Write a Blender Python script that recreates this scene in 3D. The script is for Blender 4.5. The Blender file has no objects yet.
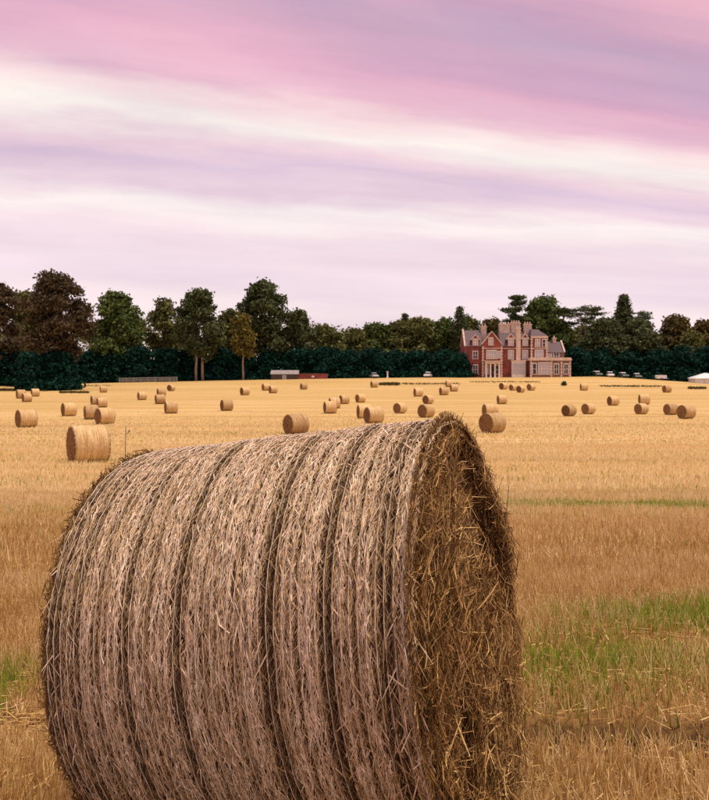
import bpy, math, random
import numpy as np
from mathutils import Matrix, Vector

SC = bpy.context.scene
COL = SC.collection
RNG = np.random.default_rng(7)
R_ = math.radians

# ------------------------------------------------------------------ camera
F, CX, CY, VH = 900.0, 354.5, 400.0, 380.0     # focal length and centre in photo pixels, horizon row
PITCH = math.atan((CY - VH) / F)
CAMZ = 1.60
cam_d = bpy.data.cameras.new('camera')
cam = bpy.data.objects.new('camera', cam_d); COL.objects.link(cam)
cam.location = (0, 0, CAMZ)
cam.rotation_euler = (math.pi / 2 - PITCH, 0, 0)
cam_d.sensor_fit = 'VERTICAL'; cam_d.sensor_height = 24.0; cam_d.lens = 24.0 * F / 800.0
cam_d.clip_start = 0.05; cam_d.clip_end = 12000
cam_d.dof.use_dof = True; cam_d.dof.focus_distance = 3.2; cam_d.dof.aperture_fstop = 9.0
SC.camera = cam

# ------------------------------------------------------------------ light and sky
SUN_DIR = Vector((0.30, -0.04, 0.95)).normalized()      # towards the sun
SUN_EL = math.asin(SUN_DIR.z); SUN_AZ = math.atan2(SUN_DIR.x, SUN_DIR.y)
sun_d = bpy.data.lights.new('sun', 'SUN'); sun_d.energy = 1.5; sun_d.angle = R_(12)
sun_d.color = (1.0, 0.86, 0.66)
sun = bpy.data.objects.new('sun', sun_d); COL.objects.link(sun)
sun.rotation_euler = SUN_DIR.to_track_quat('Z', 'Y').to_euler(); sun.location = (0, 0, 60)

def lin(c):
    return tuple(((x / 255) / 12.92 if x / 255 <= 0.04045 else ((x / 255 + 0.055) / 1.055) ** 2.4) for x in c)

W = bpy.data.worlds.new('World'); SC.world = W; W.use_nodes = True
nt = W.node_tree; nt.nodes.clear()
def N(tree, kind, **kw):
    n = tree.nodes.new(kind)
    for k, v in kw.items():
        if k == 'inp':
            for kk, vv in v.items(): n.inputs[kk].default_value = vv
        else: setattr(n, k, v)
    return n
def M(tree, op, a, b=None, c=None):
    n = tree.nodes.new('ShaderNodeMath'); n.operation = op
    for i, x in enumerate((a, b, c)):
        if x is None: continue
        if isinstance(x, (int, float)): n.inputs[i].default_value = x
        else: tree.links.new(x, n.inputs[i])
    return n.outputs[0]
def ramp(tree, fac, stops, interp='LINEAR'):
    n = tree.nodes.new('ShaderNodeValToRGB'); n.color_ramp.interpolation = interp
    el = n.color_ramp.elements
    while len(el) > 1: el.remove(el[0])
    el[0].position = stops[0][0]; el[0].color = (*stops[0][1], 1)
    for p, c in stops[1:]:
        e = el.new(p); e.color = (*c, 1)
    if fac is not None: tree.links.new(fac, n.inputs[0])
    return n
def mixc(tree, fac, a, b, blend='MIX'):
    n = tree.nodes.new('ShaderNodeMix'); n.data_type = 'RGBA'; n.blend_type = blend
    for s, x in ((0, fac), (6, a), (7, b)):
        if hasattr(x, 'is_linked') or hasattr(x, 'links'): tree.links.new(x, n.inputs[s])
        elif isinstance(x, (int, float)): n.inputs[s].default_value = x
        else: n.inputs[s].default_value = (*x, 1)
    return n.outputs[2]

L = nt.links.new
tc = N(nt, 'ShaderNodeTexCoord')
sep = N(nt, 'ShaderNodeSeparateXYZ'); L(tc.outputs['Generated'], sep.inputs[0])
X, Y, Z = sep.outputs
# the cloud sheet lies in long bands; "across" runs square to the bands, "along" with them
across = M(nt, 'ADD', M(nt, 'MULTIPLY', Y, 0.92), M(nt, 'MULTIPLY', X, -0.39))
along = M(nt, 'ADD', M(nt, 'MULTIPLY', X, 0.92), M(nt, 'MULTIPLY', Y, 0.39))
theta = M(nt, 'ARCTAN2', M(nt, 'MAXIMUM', Z, 0.0), across)          # 0 at the horizon ahead .. pi behind
def band_noise(sa, st, detail, seed, rough=0.5):
    cmb = N(nt, 'ShaderNodeCombineXYZ')
    L(M(nt, 'MULTIPLY', along, sa), cmb.inputs[0]); L(M(nt, 'MULTIPLY', theta, st), cmb.inputs[1]); cmb.inputs[2].default_value = seed
    n = N(nt, 'ShaderNodeTexNoise', inp={'Scale': 1.0, 'Detail': detail, 'Roughness': rough})
    L(cmb.outputs[0], n.inputs['Vector']); return n.outputs['Fac']
warp = M(nt, 'MULTIPLY', M(nt, 'SUBTRACT', band_noise(2.2, 7.0, 3, 3.1), 0.5), 0.07)
warp2 = M(nt, 'MULTIPLY', M(nt, 'SUBTRACT', band_noise(6.0, 30.0, 4, 8.7, 0.6), 0.5), 0.055)
th = M(nt, 'ADD', M(nt, 'ADD', theta, warp), warp2)
pp = M(nt, 'PINGPONG', M(nt, 'MAXIMUM', th, 0.0), R_(30))
fac = M(nt, 'DIVIDE', pp, R_(30))
deg = [(0.0, (247, 226, 230)), (2.6, (243, 224, 232)), (4.6, (248, 229, 234)), (7.0, (240, 220, 231)), (9.2, (244, 222, 231)), (10.9, (255, 241, 240)),
       (12.2, (236, 211, 223)), (13.6, (220, 196, 217)), (14.7, (238, 209, 220)), (16.2, (255, 245, 238)), (17.5, (252, 226, 227)),
       (18.9, (234, 188, 206)), (20.4, (228, 176, 199)), (22.3, (208, 167, 195)), (24.2, (190, 161, 191)), (26.2, (216, 168, 192)), (28.6, (240, 182, 195)), (30.0, (236, 180, 196))]
cr = ramp(nt, fac, [(d / 30.0, lin((min(255, c[0] + 2), c[1], c[2] - 2))) for d, c in deg])
streak = band_noise(3.4, 26.0, 4, 1.7, 0.5)
sfac = ramp(nt, streak, [(0.30, (0.90, 0.885, 0.93)), (0.5, (1, 1, 1)), (0.70, (1.09, 1.085, 1.07))])
cloud = mixc(nt, 1.0, cr.outputs[0], sfac.outputs[0], 'MULTIPLY')
patch = band_noise(3.2, 9.0, 3, 21.0, 0.5)
lil = mixc(nt, ramp(nt, patch, [(0.45, (0, 0, 0)), (0.72, (0.5, 0.5, 0.5))]).outputs[0], cloud, lin((190, 164, 192)))
rose = mixc(nt, ramp(nt, band_noise(2.1, 6.0, 2, 47.0, 0.5), [(0.5, (0, 0, 0)), (0.75, (0.4, 0.4, 0.4))]).outputs[0], lil, lin((248, 190, 194)))
# the warps only tint the higher part of the sheet; the low sky stays pale
hi = ramp(nt, M(nt, 'DIVIDE', theta, R_(30)), [(0.45, (0, 0, 0)), (0.75, (1, 1, 1)), (1.0, (1, 1, 1))]).outputs[0]
cloud2 = mixc(nt, hi, cloud, rose)
sky = N(nt, 'ShaderNodeTexSky'); sky.sky_type = 'NISHITA'; sky.sun_disc = False
sky.sun_elevation = SUN_EL; sky.sun_rotation = SUN_AZ
bg_sky = N(nt, 'ShaderNodeBackground', inp={'Strength': 0.10}); L(sky.outputs[0], bg_sky.inputs[0])
bg_cloud = N(nt, 'ShaderNodeBackground', inp={'Strength': 0.505}); L(cloud2, bg_cloud.inputs[0])
mx = N(nt, 'ShaderNodeMixShader', inp={0: 0.95}); L(bg_sky.outputs[0], mx.inputs[1]); L(bg_cloud.outputs[0], mx.inputs[2])
wo = N(nt, 'ShaderNodeOutputWorld'); L(mx.outputs[0], wo.inputs[0])

SC.view_settings.view_transform = 'Standard'; SC.view_settings.look = 'None'
SC.view_settings.exposure = 1.0; SC.view_settings.gamma = 1.0; SC.view_settings.use_curve_mapping = False
SC.render.engine = 'CYCLES'
SC.cycles.max_bounces = 6; SC.cycles.diffuse_bounces = 3; SC.cycles.glossy_bounces = 2; SC.cycles.transparent_max_bounces = 8
SC.cycles.use_denoising = False

# ------------------------------------------------------------------ helpers
def vnoise(x, y, seed=0):
    x = np.asarray(x, float); y = np.asarray(y, float)
    xi = np.floor(x).astype(np.int64); yi = np.floor(y).astype(np.int64)
    def h(a, b):
        n = (a * 374761393 + b * 668265263 + seed * 974711) & 0x7fffffff
        n = ((n ^ (n >> 13)) * 1274126177) & 0x7fffffff
        n = n ^ (n >> 16)
        return (n & 0xffff) / 65535.0
    u = x - xi; v = y - yi; u = u * u * (3 - 2 * u); v = v * v * (3 - 2 * v)
    return (h(xi, yi) * (1 - u) + h(xi + 1, yi) * u) * (1 - v) + (h(xi, yi + 1) * (1 - u) + h(xi + 1, yi + 1) * u) * v
def fbm(x, y, seed=0, o=4):
    s = 0; a = 0.5; t = 0
    for i in range(o):
        s = s + a * vnoise(x * 2 ** i, y * 2 ** i, seed + i * 17); t += a; a *= 0.5
    return s / t
def sstep(a, b, x):
    t = np.clip((np.asarray(x, float) - a) / (b - a), 0, 1); return t * t * (3 - 2 * t)

def link(o, parent=None):
    COL.objects.link(o)
    if parent is not None: o.parent = parent
    return o
def tag(o, label=None, cat=None, group=None, kind=None):
    for k, v in (('label', label), ('category', cat), ('group', group), ('kind', kind)):
        if v: o[k] = v
    return o
def empty(name, loc, rz=0.0):
    o = bpy.data.objects.new(name, None); o.location = loc; o.rotation_euler = (0, 0, rz); o.empty_display_size = 0.3
    return link(o)
def np_mesh(name, V, faces_quads=None, faces_tris=None, tint=None):
    """fast mesh from arrays"""
    me = bpy.data.meshes.new(name)
    V = np.ascontiguousarray(V.reshape(-1, 3), dtype=np.float32)
    me.vertices.add(len(V)); me.vertices.foreach_set('co', V.ravel())
    parts = []; starts = []; tot = 0
    for fa in (faces_quads, faces_tris):
        if fa is None or len(fa) == 0: continue
        fa = np.asarray(fa, np.int32); k = fa.shape[1]
        parts.append(fa.ravel()); starts.append(tot + np.arange(len(fa)) * k); tot += fa.size
    li = np.concatenate(parts); ls = np.concatenate(starts).astype(np.int32)
    me.loops.add(len(li)); me.loops.foreach_set('vertex_index', li)
    me.polygons.add(len(ls)); me.polygons.foreach_set('loop_start', ls)
    if tint is not None:
        at = me.attributes.new('tint', 'FLOAT', 'POINT'); at.data.foreach_set('value', np.asarray(tint, np.float32).ravel())
    me.update(calc_edges=True); me.validate()
    return me
def obj(name, me, mat, parent=None, smooth=False):
    if mat is not None and len(me.materials) == 0: me.materials.append(mat)
    if smooth: me.polygons.foreach_set('use_smooth', np.ones(len(me.polygons), bool))
    return link(bpy.data.objects.new(name, me), parent)
def strips(P, Wv):
    """N ribbons of K points each; Wv = half-width vectors"""
    n, k, _ = P.shape
    V = np.stack([P - Wv, P + Wv], 2).reshape(-1, 3)
    b = (np.arange(n)[:, None] * k + np.arange(k - 1)[None]).ravel() * 2
    return V, np.stack([b, b + 1, b + 3, b + 2], 1)
def norm(a):
    return a / np.maximum(np.linalg.norm(a, axis=-1, keepdims=True), 1e-9)
def grid_faces(nu, nv, closed=False):
    """nu rows of nv verts; closed wraps v"""
    i = np.arange(nu - 1)[:, None]; j = np.arange(nv if closed else nv - 1)[None]
    j2 = (j + 1) % nv
    return np.stack([(i * nv + j), (i * nv + j2), ((i + 1) * nv + j2), ((i + 1) * nv + j)], -1).reshape(-1, 4)
class MB:
    """collects simple solids into one mesh"""
    def __init__(s): s.v = []; s.f = []
    def add(s, v, f):
        o = len(s.v); s.v += [tuple(map(float, p)) for p in v]; s.f += [tuple(o + i for i in q) for q in f]; return s
    def box(s, x0, x1, y0, y1, z0, z1):
        return s.add([(x0, y0, z0), (x1, y0, z0), (x1, y1, z0), (x0, y1, z0), (x0, y0, z1), (x1, y0, z1), (x1, y1, z1), (x0, y1, z1)],
                     [(0, 3, 2, 1), (4, 5, 6, 7), (0, 1, 5, 4), (1, 2, 6, 5), (2, 3, 7, 6), (3, 0, 4, 7)])
    def prism(s, poly, y0, y1):
        """polygon in x,z pushed from y0 to y1"""
        n = len(poly)
        v = [(x, y0, z) for x, z in poly] + [(x, y1, z) for x, z in poly]
        f = [tuple(range(n)), tuple(range(2 * n - 1, n - 1, -1))] + [(i, n + i, n + (i + 1) % n, (i + 1) % n) for i in range(n)]
        return s.add(v, f)
    def prismx(s, poly, x0, x1):
        """polygon in y,z pushed along x"""
        n = len(poly)
        v = [(x0, y, z) for y, z in poly] + [(x1, y, z) for y, z in poly]
        f = [tuple(range(n - 1, -1, -1)), tuple(range(n, 2 * n))] + [(i, (i + 1) % n, n + (i + 1) % n, n + i) for i in range(n)]
        return s.add(v, f)
    def tube(s, pts, rads, n=6, cap=True):
        pts = [Vector(p) for p in pts]; o = len(s.v); k = len(pts)
        for i, p in enumerate(pts):
            d = (pts[min(i + 1, k - 1)] - pts[max(i - 1, 0)]).normalized()
            a = d.cross(Vector((0.31, 0.2, 0.93))); a = a.normalized() if a.length > 0.05 else d.cross(Vector((1, 0, 0))).normalized()
            b = d.cross(a)
            for j in range(n):
                t = 2 * math.pi * j / n
                s.v.append(tuple(p + (a * math.cos(t) + b * math.sin(t)) * rads[i]))
        for i in range(k - 1):
            for j in range(n):
                s.f.append((o + i * n + j, o + i * n + (j + 1) % n, o + (i + 1) * n + (j + 1) % n, o + (i + 1) * n + j))
        if cap:
            s.f.append(tuple(o + j for j in range(n - 1, -1, -1))); s.f.append(tuple(o + (k - 1) * n + j for j in range(n)))
        return s
    def mesh(s, name):
        me = bpy.data.meshes.new(name); me.from_pydata(s.v, [], s.f); me.update(); return me
    def build(s, name, mat, parent=None, smooth=False):
        return obj(name, s.mesh(name), mat, parent, smooth)

# ------------------------------------------------------------------ materials
def new_mat(name):
    m = bpy.data.materials.new(name); m.use_nodes = True
    t = m.node_tree; b = t.nodes['Principled BSDF']; return m, t, b
def tint_mat(name, stops, rough=0.75, spec=0.25, noise=None, trans=0.0):
    """colour comes from the per-piece tint through a ramp, with a little fine noise"""
    m, t, b = new_mat(name)
    a = N(t, 'ShaderNodeAttribute', attribute_name='tint')
    c = ramp(t, a.outputs['Fac'], stops).outputs[0]
    if noise:
        g = N(t, 'ShaderNodeTexCoord')
        n = N(t, 'ShaderNodeTexNoise', inp={'Scale': noise, 'Detail': 3.0}); t.links.new(g.outputs['Object'], n.inputs['Vector'])
        c = mixc(t, 1.0, c, ramp(t, n.outputs['Fac'], [(0.3, (0.7, 0.7, 0.7)), (0.7, (1.25, 1.25, 1.25))]).outputs[0], 'MULTIPLY')
    t.links.new(c, b.inputs['Base Color'])
    b.inputs['Roughness'].default_value = rough; b.inputs['Specular IOR Level'].default_value = spec
    if trans:
        tr = N(t, 'ShaderNodeBsdfTranslucent'); t.links.new(c, tr.inputs[0])
        mxs = N(t, 'ShaderNodeMixShader', inp={0: trans}); out = t.nodes['Material Output']
        t.links.new(b.outputs[0], mxs.inputs[1]); t.links.new(tr.outputs[0], mxs.inputs[2]); t.links.new(mxs.outputs[0], out.inputs[0])
    return m
def noise_mat(name, c1, c2, scale, rough=0.8, bump=0.0, spec=0.3, stretch=(1, 1, 1), detail=5.0):
    m, t, b = new_mat(name)
    g = N(t, 'ShaderNodeTexCoord'); mp = N(t, 'ShaderNodeMapping'); mp.inputs['Scale'].default_value = stretch
    t.links.new(g.outputs['Object'], mp.inputs[0])
    n = N(t, 'ShaderNodeTexNoise', inp={'Scale': scale, 'Detail': detail, 'Roughness': 0.6}); t.links.new(mp.outputs[0], n.inputs['Vector'])
    t.links.new(ramp(t, n.outputs['Fac'], [(0.32, c1), (0.68, c2)]).outputs[0], b.inputs['Base Color'])
    b.inputs['Roughness'].default_value = rough; b.inputs['Specular IOR Level'].default_value = spec
    if bump:
        bp = N(t, 'ShaderNodeBump', inp={'Strength': bump, 'Distance': 0.02}); t.links.new(n.outputs['Fac'], bp.inputs['Height']); t.links.new(bp.outputs[0], b.inputs['Normal'])
    return m

MAT = {}
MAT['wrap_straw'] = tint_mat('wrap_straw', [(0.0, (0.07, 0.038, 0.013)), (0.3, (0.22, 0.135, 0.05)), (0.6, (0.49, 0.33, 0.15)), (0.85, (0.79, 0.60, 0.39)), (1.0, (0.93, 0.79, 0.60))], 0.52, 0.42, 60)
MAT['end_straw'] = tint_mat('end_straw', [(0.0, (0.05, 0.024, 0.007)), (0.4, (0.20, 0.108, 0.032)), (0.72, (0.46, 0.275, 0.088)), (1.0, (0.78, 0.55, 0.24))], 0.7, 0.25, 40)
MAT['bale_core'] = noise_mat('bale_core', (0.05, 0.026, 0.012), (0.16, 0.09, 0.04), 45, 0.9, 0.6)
MAT['net'] = noise_mat('net', (0.42, 0.29, 0.17), (0.90, 0.80, 0.68), 45, 0.38, spec=0.6)
MAT['stubble'] = tint_mat('stubble', [(0.0, (0.15, 0.27, 0.018)), (0.16, (0.36, 0.45, 0.045)), (0.26, (0.36, 0.30, 0.05)), (0.42, (0.41, 0.225, 0.065)), (0.65, (0.66, 0.44, 0.155)), (0.85, (0.80, 0.62, 0.28)), (1.0, (0.88, 0.73, 0.42))], 0.7, 0.2, None, 0.15)

# ------------------------------------------------------------------ the lie of the land
PROF = np.array([(-60, 1.4), (-5, 1.58), (0, 1.6), (6, 1.64), (12, 2.0), (20, 2.5), (32, 3.02), (60, 3.68), (80, 3.95), (101, 4.05), (115, 3.86), (133, 3.55),
                 (150, 3.2), (168, 2.83), (203, 2.1), (225, 1.1), (245, 0.0), (256, 0.25), (268, 0.55), (300, 0.8), (400, 2.5), (900, 6.0), (6000, 8.0)])
EDGE_X = np.array([-130, -96, -64, -15, 18, 40, 67, 80, 96, 130]); EDGE_Z = np.array([-1.7, -1.36, -.68, .27, .68, .70, .95, .14, -.9, -1.2])
def smooth_interp(x, xs, ys):
    """monotone-ish cubic through the knots"""
    x = np.asarray(x, float); d = np.gradient(ys, xs)
    i = np.clip(np.searchsorted(xs, x) - 1, 0, len(xs) - 2); h = xs[i + 1] - xs[i]
    t = np.clip((x - xs[i]) / h, 0, 1)
    return ys[i] * (2 * t**3 - 3 * t**2 + 1) + h * d[i] * (t**3 - 2 * t**2 + t) + ys[i + 1] * (-2 * t**3 + 3 * t**2) + h * d[i + 1] * (t**3 - t**2)
def track_d(x, y):
    return (y - (4.05 - 0.30 * x)) / 1.044            # distance from the wheel track
def ground_z(x, y):
    x = np.asarray(x, float); y = np.asarray(y, float)
    z = CAMZ - smooth_interp(y, PROF[:, 0], PROF[:, 1])
    z = z + np.interp(x, EDGE_X, EDGE_Z) * sstep(165, 245, y) * (1 - sstep(260, 420, y))
    z = z + 0.22 * np.tanh(x * 0.59) * np.exp(-((y - 3.0) / 4.5) ** 2)
    near = 1 - sstep(14, 40, np.abs(y))
    z = z + near * (0.05 * (fbm(x * 0.9, y * 0.9, 5, 3) - 0.5) * sstep(3.9, 5.5, y) + 0.02 * (fbm(x * 5, y * 5, 9, 2) - 0.5) * sstep(3.9, 5.0, y))
    z = z - 0.11 * np.exp(-(track_d(x, y) / 0.10) ** 2) * near * sstep(0.35, 0.9, np.abs(x + 0.17))
    return z
def ray(u, v):
    d = Vector(((u - CX) / F, 1.0, (CY - v) / F)); c, s = math.cos(PITCH), math.sin(PITCH)
    return Vector((d.x, d.y * c + d.z * s, -d.y * s + d.z * c))
def at_depth(u, v, y):
    d = ray(u, v); return Vector((d.x / d.y * y, y, CAMZ + d.z / d.y * y))
_ys = np.concatenate([np.arange(2, 60, .05), np.arange(60, 300, .1)])
def on_ground(u, v):
    """first place where the sight line meets the ground"""
    d = ray(u, v); x = d.x / d.y * _ys; z = CAMZ + d.z / d.y * _ys
    k = np.argmax(z <= ground_z(x, _ys)); y = float(_ys[k])
    return Vector((d.x / d.y * y, y, float(ground_z(d.x / d.y * y, y))))
def gz(x, y): return float(ground_z(np.array([x]), np.array([y]))[0])

# field sheet: fine near the camera, coarse to the horizon
ys = np.unique(np.concatenate([np.linspace(-3000, -60, 12), np.linspace(-60, 0, 20), np.arange(0, 2.4, .2), np.arange(2.4, 8, .07), np.arange(8, 40, .3), np.arange(40, 320, 2.0), np.geomspace(320, 6000, 26)]))
xs_h = np.concatenate([np.arange(0, 3.6, .18), np.arange(3.6, 30, .6), np.arange(30, 140, 3), np.geomspace(140, 5000, 20)])
xs = np.unique(np.concatenate([-xs_h, xs_h]))
gx, gy = np.meshgrid(xs, ys)
fv = np.stack([gx, gy, ground_z(gx, gy)], -1)
m, t, b = new_mat('stubble_field')
g = N(t, 'ShaderNodeNewGeometry'); sp = N(t, 'ShaderNodeSeparateXYZ'); t.links.new(g.outputs['Position'], sp.inputs[0])
def fnoise(scale, sx, sy, detail=6, seed=0.0, rough=0.6):
    mp = N(t, 'ShaderNodeMapping'); mp.inputs['Scale'].default_value = (sx, sy, 1); mp.inputs['Location'].default_value = (seed, seed, seed)
    mp.inputs['Rotation'].default_value = (0, 0, R_(-3))
    t.links.new(g.outputs['Position'], mp.inputs[0])
    n = N(t, 'ShaderNodeTexNoise', inp={'Scale': scale, 'Detail': detail, 'Roughness': rough}); t.links.new(mp.outputs[0], n.inputs['Vector']); return n.outputs['Fac']
rows = fnoise(1.0, 0.02, 0.55, 5, 3.0); big = fnoise(0.05, 0.5, 1.6, 4, 11.0); fine = fnoise(9.0, 1, 1, 4, 1.0, 0.7); broad = fnoise(0.14, .25, 1.0, 3, 31.0)
c = ramp(t, rows, [(0.30, (0.44, 0.28, 0.085)), (0.5, (0.58, 0.41, 0.165)), (0.72, (0.70, 0.54, 0.27))]).outputs[0]
c = mixc(t, ramp(t, broad, [(0.42, (0, 0, 0)), (0.62, (0.75, 0.75, 0.75))]).outputs[0], c, (0.60, 0.41, 0.15))
c = mixc(t, ramp(t, big, [(0.5, (0, 0, 0)), (0.7, (0.45, 0.45, 0.45))]).outputs[0], c, (0.44, 0.31, 0.09))
rows2 = fnoise(1.0, 0.012, 1.5, 3, 8.0)
c = mixc(t, 1.0, c, ramp(t, rows2, [(0.35, (0.74, 0.72, 0.68)), (0.5, (1, 1, 1)), (0.65, (1.10, 1.13, 1.28))]).outputs[0], 'MULTIPLY')
c = mixc(t, 1.0, c, ramp(t, fine, [(0.3, (0.72, 0.70, 0.66)), (0.7, (1.2, 1.2, 1.2))]).outputs[0], 'MULTIPLY')
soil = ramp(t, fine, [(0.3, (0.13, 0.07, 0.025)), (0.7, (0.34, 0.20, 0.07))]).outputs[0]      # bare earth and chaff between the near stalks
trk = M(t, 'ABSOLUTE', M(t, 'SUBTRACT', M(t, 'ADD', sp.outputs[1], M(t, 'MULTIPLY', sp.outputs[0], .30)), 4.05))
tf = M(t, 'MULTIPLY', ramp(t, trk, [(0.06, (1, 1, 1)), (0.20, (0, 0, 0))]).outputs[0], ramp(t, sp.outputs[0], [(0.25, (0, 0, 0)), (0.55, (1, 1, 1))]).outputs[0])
soil = mixc(t, tf, soil, (0.018, 0.010, 0.005))       # bare earth in the wheel track, the rut's shade painted in as near-black
fy = N(t, 'ShaderNodeMapRange', inp={1: 8.0, 2: 30.0}); t.links.new(sp.outputs[1], fy.inputs[0])
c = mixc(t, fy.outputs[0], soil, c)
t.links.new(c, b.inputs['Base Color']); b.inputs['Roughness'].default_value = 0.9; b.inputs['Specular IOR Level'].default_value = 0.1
bp = N(t, 'ShaderNodeBump', inp={'Strength': 0.5, 'Distance': 0.05}); t.links.new(fine, bp.inputs['Height']); t.links.new(bp.outputs[0], b.inputs['Normal'])
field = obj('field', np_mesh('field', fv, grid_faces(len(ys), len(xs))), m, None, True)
tag(field, 'golden harvested stubble field dipping and rising towards the trees', 'field', kind='structure')

# ------------------------------------------------------------------ the big bale in front
BR, BL = 0.70, 1.216
B_YAW, B_TILT = R_(19.95), R_(7.36)
ax = Vector((math.cos(B_TILT) * math.cos(B_YAW), -math.cos(B_TILT) * math.sin(B_YAW), math.sin(B_TILT)))
up = (Vector((0, 0, 1)) - ax * ax.z).normalized(); sd = up.cross(ax)
b_c = Vector((-0.163, 3.215, CAMZ - 0.898))
BALE = bpy.data.objects.new('hay_bale', None); link(BALE)
BALE.matrix_world = Matrix(((ax.x, sd.x, up.x, 0), (ax.y, sd.y, up.y, 0), (ax.z, sd.z, up.z, 0), (0, 0, 0, 1)))
BALE.location = b_c - up * BR
tag(BALE, 'huge round straw bale filling the foreground, netted side and shaggy right end', 'hay bale', 'round bales on the field')

NSTR = 48
DARK = [(0.035, .03, .75), (.10, .022, .6), (.165, .012, .5), (.255, .018, .8), (.315, .008, .45), (.405, .018, 1.0), (.475, .008, .4), (.56, .008, .4), (.645, .026, .95), (.72, .010, .5), (.795, .022, 1.0), (.865, .008, .5), (.935, .028, .9)]
def dark(s):
    s = np.asarray(s, float); o = 0 * s
    for c0, w0, a0 in DARK: o = np.maximum(o, a0 * np.exp(-((s - c0) / w0) ** 4))
    return o
def gap_at(s, th):
    """hollows between the net cords: a row of dimples where the straw is full, an open slot where it is sparse"""
    s = np.asarray(s, float); ph = s * NSTR + 0.05 * (vnoise(np.asarray(th) * 4, s * 20, 3) - .5)
    g = (1 - np.abs(np.cos(math.pi * ph))) ** 0.8; row = np.floor(ph)
    pit = .5 + .5 * np.sin(th * BR * 2 * math.pi / .020 + row * 2.3 + 2.5 * vnoise(np.asarray(th) * 9, row * 3.7, 19))
    d = dark(s); return g * (d + (1 - d) * (.40 + .50 * pit))
def relief(s, th):
    """radius of the netted side; s runs 0..1 from the left end to the right end"""
    d = dark(s); groove = gap_at(s, th)
    r = BR - 0.003 - groove * (0.009 + 0.012 * d) - 0.002 * d
    r = r + 0.012 * (fbm(s * 9, th * 2.5, 4, 2) - 0.5) + 0.010 * (fbm(s * 60, th * 22, 12, 2) - 0.5)
    e = np.minimum(s, 1 - s) * BL
    r = r - np.where(s < .5, .014, .014) * np.exp(-e / 0.018) - np.where(s < .5, .004, .004) * np.exp(-e / 0.08)
    return r
def end_x(y, z, sgn):
    """how far the shaggy end bulges out; y,z measured from the axis"""
    rr = np.sqrt(y * y + z * z) / BR
    b = -0.022 + 0.03 * (1 - np.clip(rr, 0, 1) ** 3) + 0.035 * (fbm(y * 5 + 9, z * 5, 31, 3) - 0.5) + 0.018 * np.sin(rr * 42 + 3 * fbm(y * 3, z * 3, 8, 2))
    if sgn > 0:
        ca, sa = math.cos(0.5), math.sin(0.5); p = (y - .30) * ca + (z - .30) * sa; q = -(y - .30) * sa + (z - .30) * ca
        b = b - 0.34 * np.exp(-(p / .11) ** 2 - (q / .25) ** 2)
        b = b - 0.09 * np.exp(-((y + .36) / .05) ** 2 - ((z + .30) / .16) ** 2)
    return sgn * (BL / 2 + b)
ns, nth = 210, 300
S, T = np.meshgrid(np.linspace(0, 1, ns), np.linspace(0, 2 * math.pi, nth, endpoint=False), indexing='ij')
def cyl(s, th, r):
    return np.stack([(s - .5) * BL, r * np.sin(th), BR + r * np.cos(th)], -1)
body = obj('straw_roll', np_mesh('straw_roll', cyl(S, T, relief(S, T) - 0.004), grid_faces(ns, nth, True)), MAT['bale_core'], BALE, True)

def straws_on_side(n, rng, s_lo=0.0, s_hi=1.0, lift=0.004, ln=(0.02, 0.07), wd=(0.0005, 0.0012), spread=0.24, th_c=None):
    s = rng.uniform(s_lo, s_hi, n)
    th = rng.uniform(0, 2 * math.pi, n) if th_c is None else rng.normal(th_c, 1.1, n)
    keep = (rng.random(n) > 0.15 * dark(s)) & (rng.random(n) > 1.15 * gap_at(s, th)); s, th = s[keep], th[keep]; n = len(s)
    a = rng.normal(0, spread, n); l = rng.uniform(*ln, n) * np.where(rng.random(n) < .1, 1.6, 1)
    K = 3; tt = np.linspace(-.5, .5, K)
    curv = rng.normal(0, .25, n)
    ang = a[:, None] + curv[:, None] * tt[None]
    sk = s[:, None] + (np.sin(ang) * tt[None] * l[:, None]) / BL
    tk = th[:, None] + np.cos(ang) * tt[None] * l[:, None] / BR
    sk = np.clip(sk, -0.01, 1.01)
    off = rng.uniform(-.001, lift, n)
    rk = relief(np.clip(sk, 0, 1), tk) + off[:, None] + np.abs(rng.normal(0, .0035, (n, K))) * (rng.random((n, 1)) < .3)
    P = cyl(sk, tk, rk)
    d = norm(P[:, -1] - P[:, 0]); nr = norm(np.stack([0 * th, np.sin(th), np.cos(th)], -1))
    wv = norm(np.cross(d, nr)) * rng.uniform(*wd, n)[:, None]
    wv = wv + nr * rng.normal(0, .0006, n)[:, None]
    base = 0.77 + 0.30 * (fbm(s * 26, th * 1.5, 77, 2) - .5) - 0.48 * dark(s)
    tn = np.clip(base + rng.normal(0, .17, n), 0, 1)
    Wk = np.repeat(wv[:, None], K, 1)
    return P, Wk, np.repeat(tn, K * 2)
rg = np.random.default_rng(21)
P, Wk, tn = straws_on_side(180000, rg)
V, Q = strips(P, Wk)
o = obj('packed_straw', np_mesh('packed_straw', V, Q, tint=tn), MAT['wrap_straw'], BALE); tag(o, kind='stuff')

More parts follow.
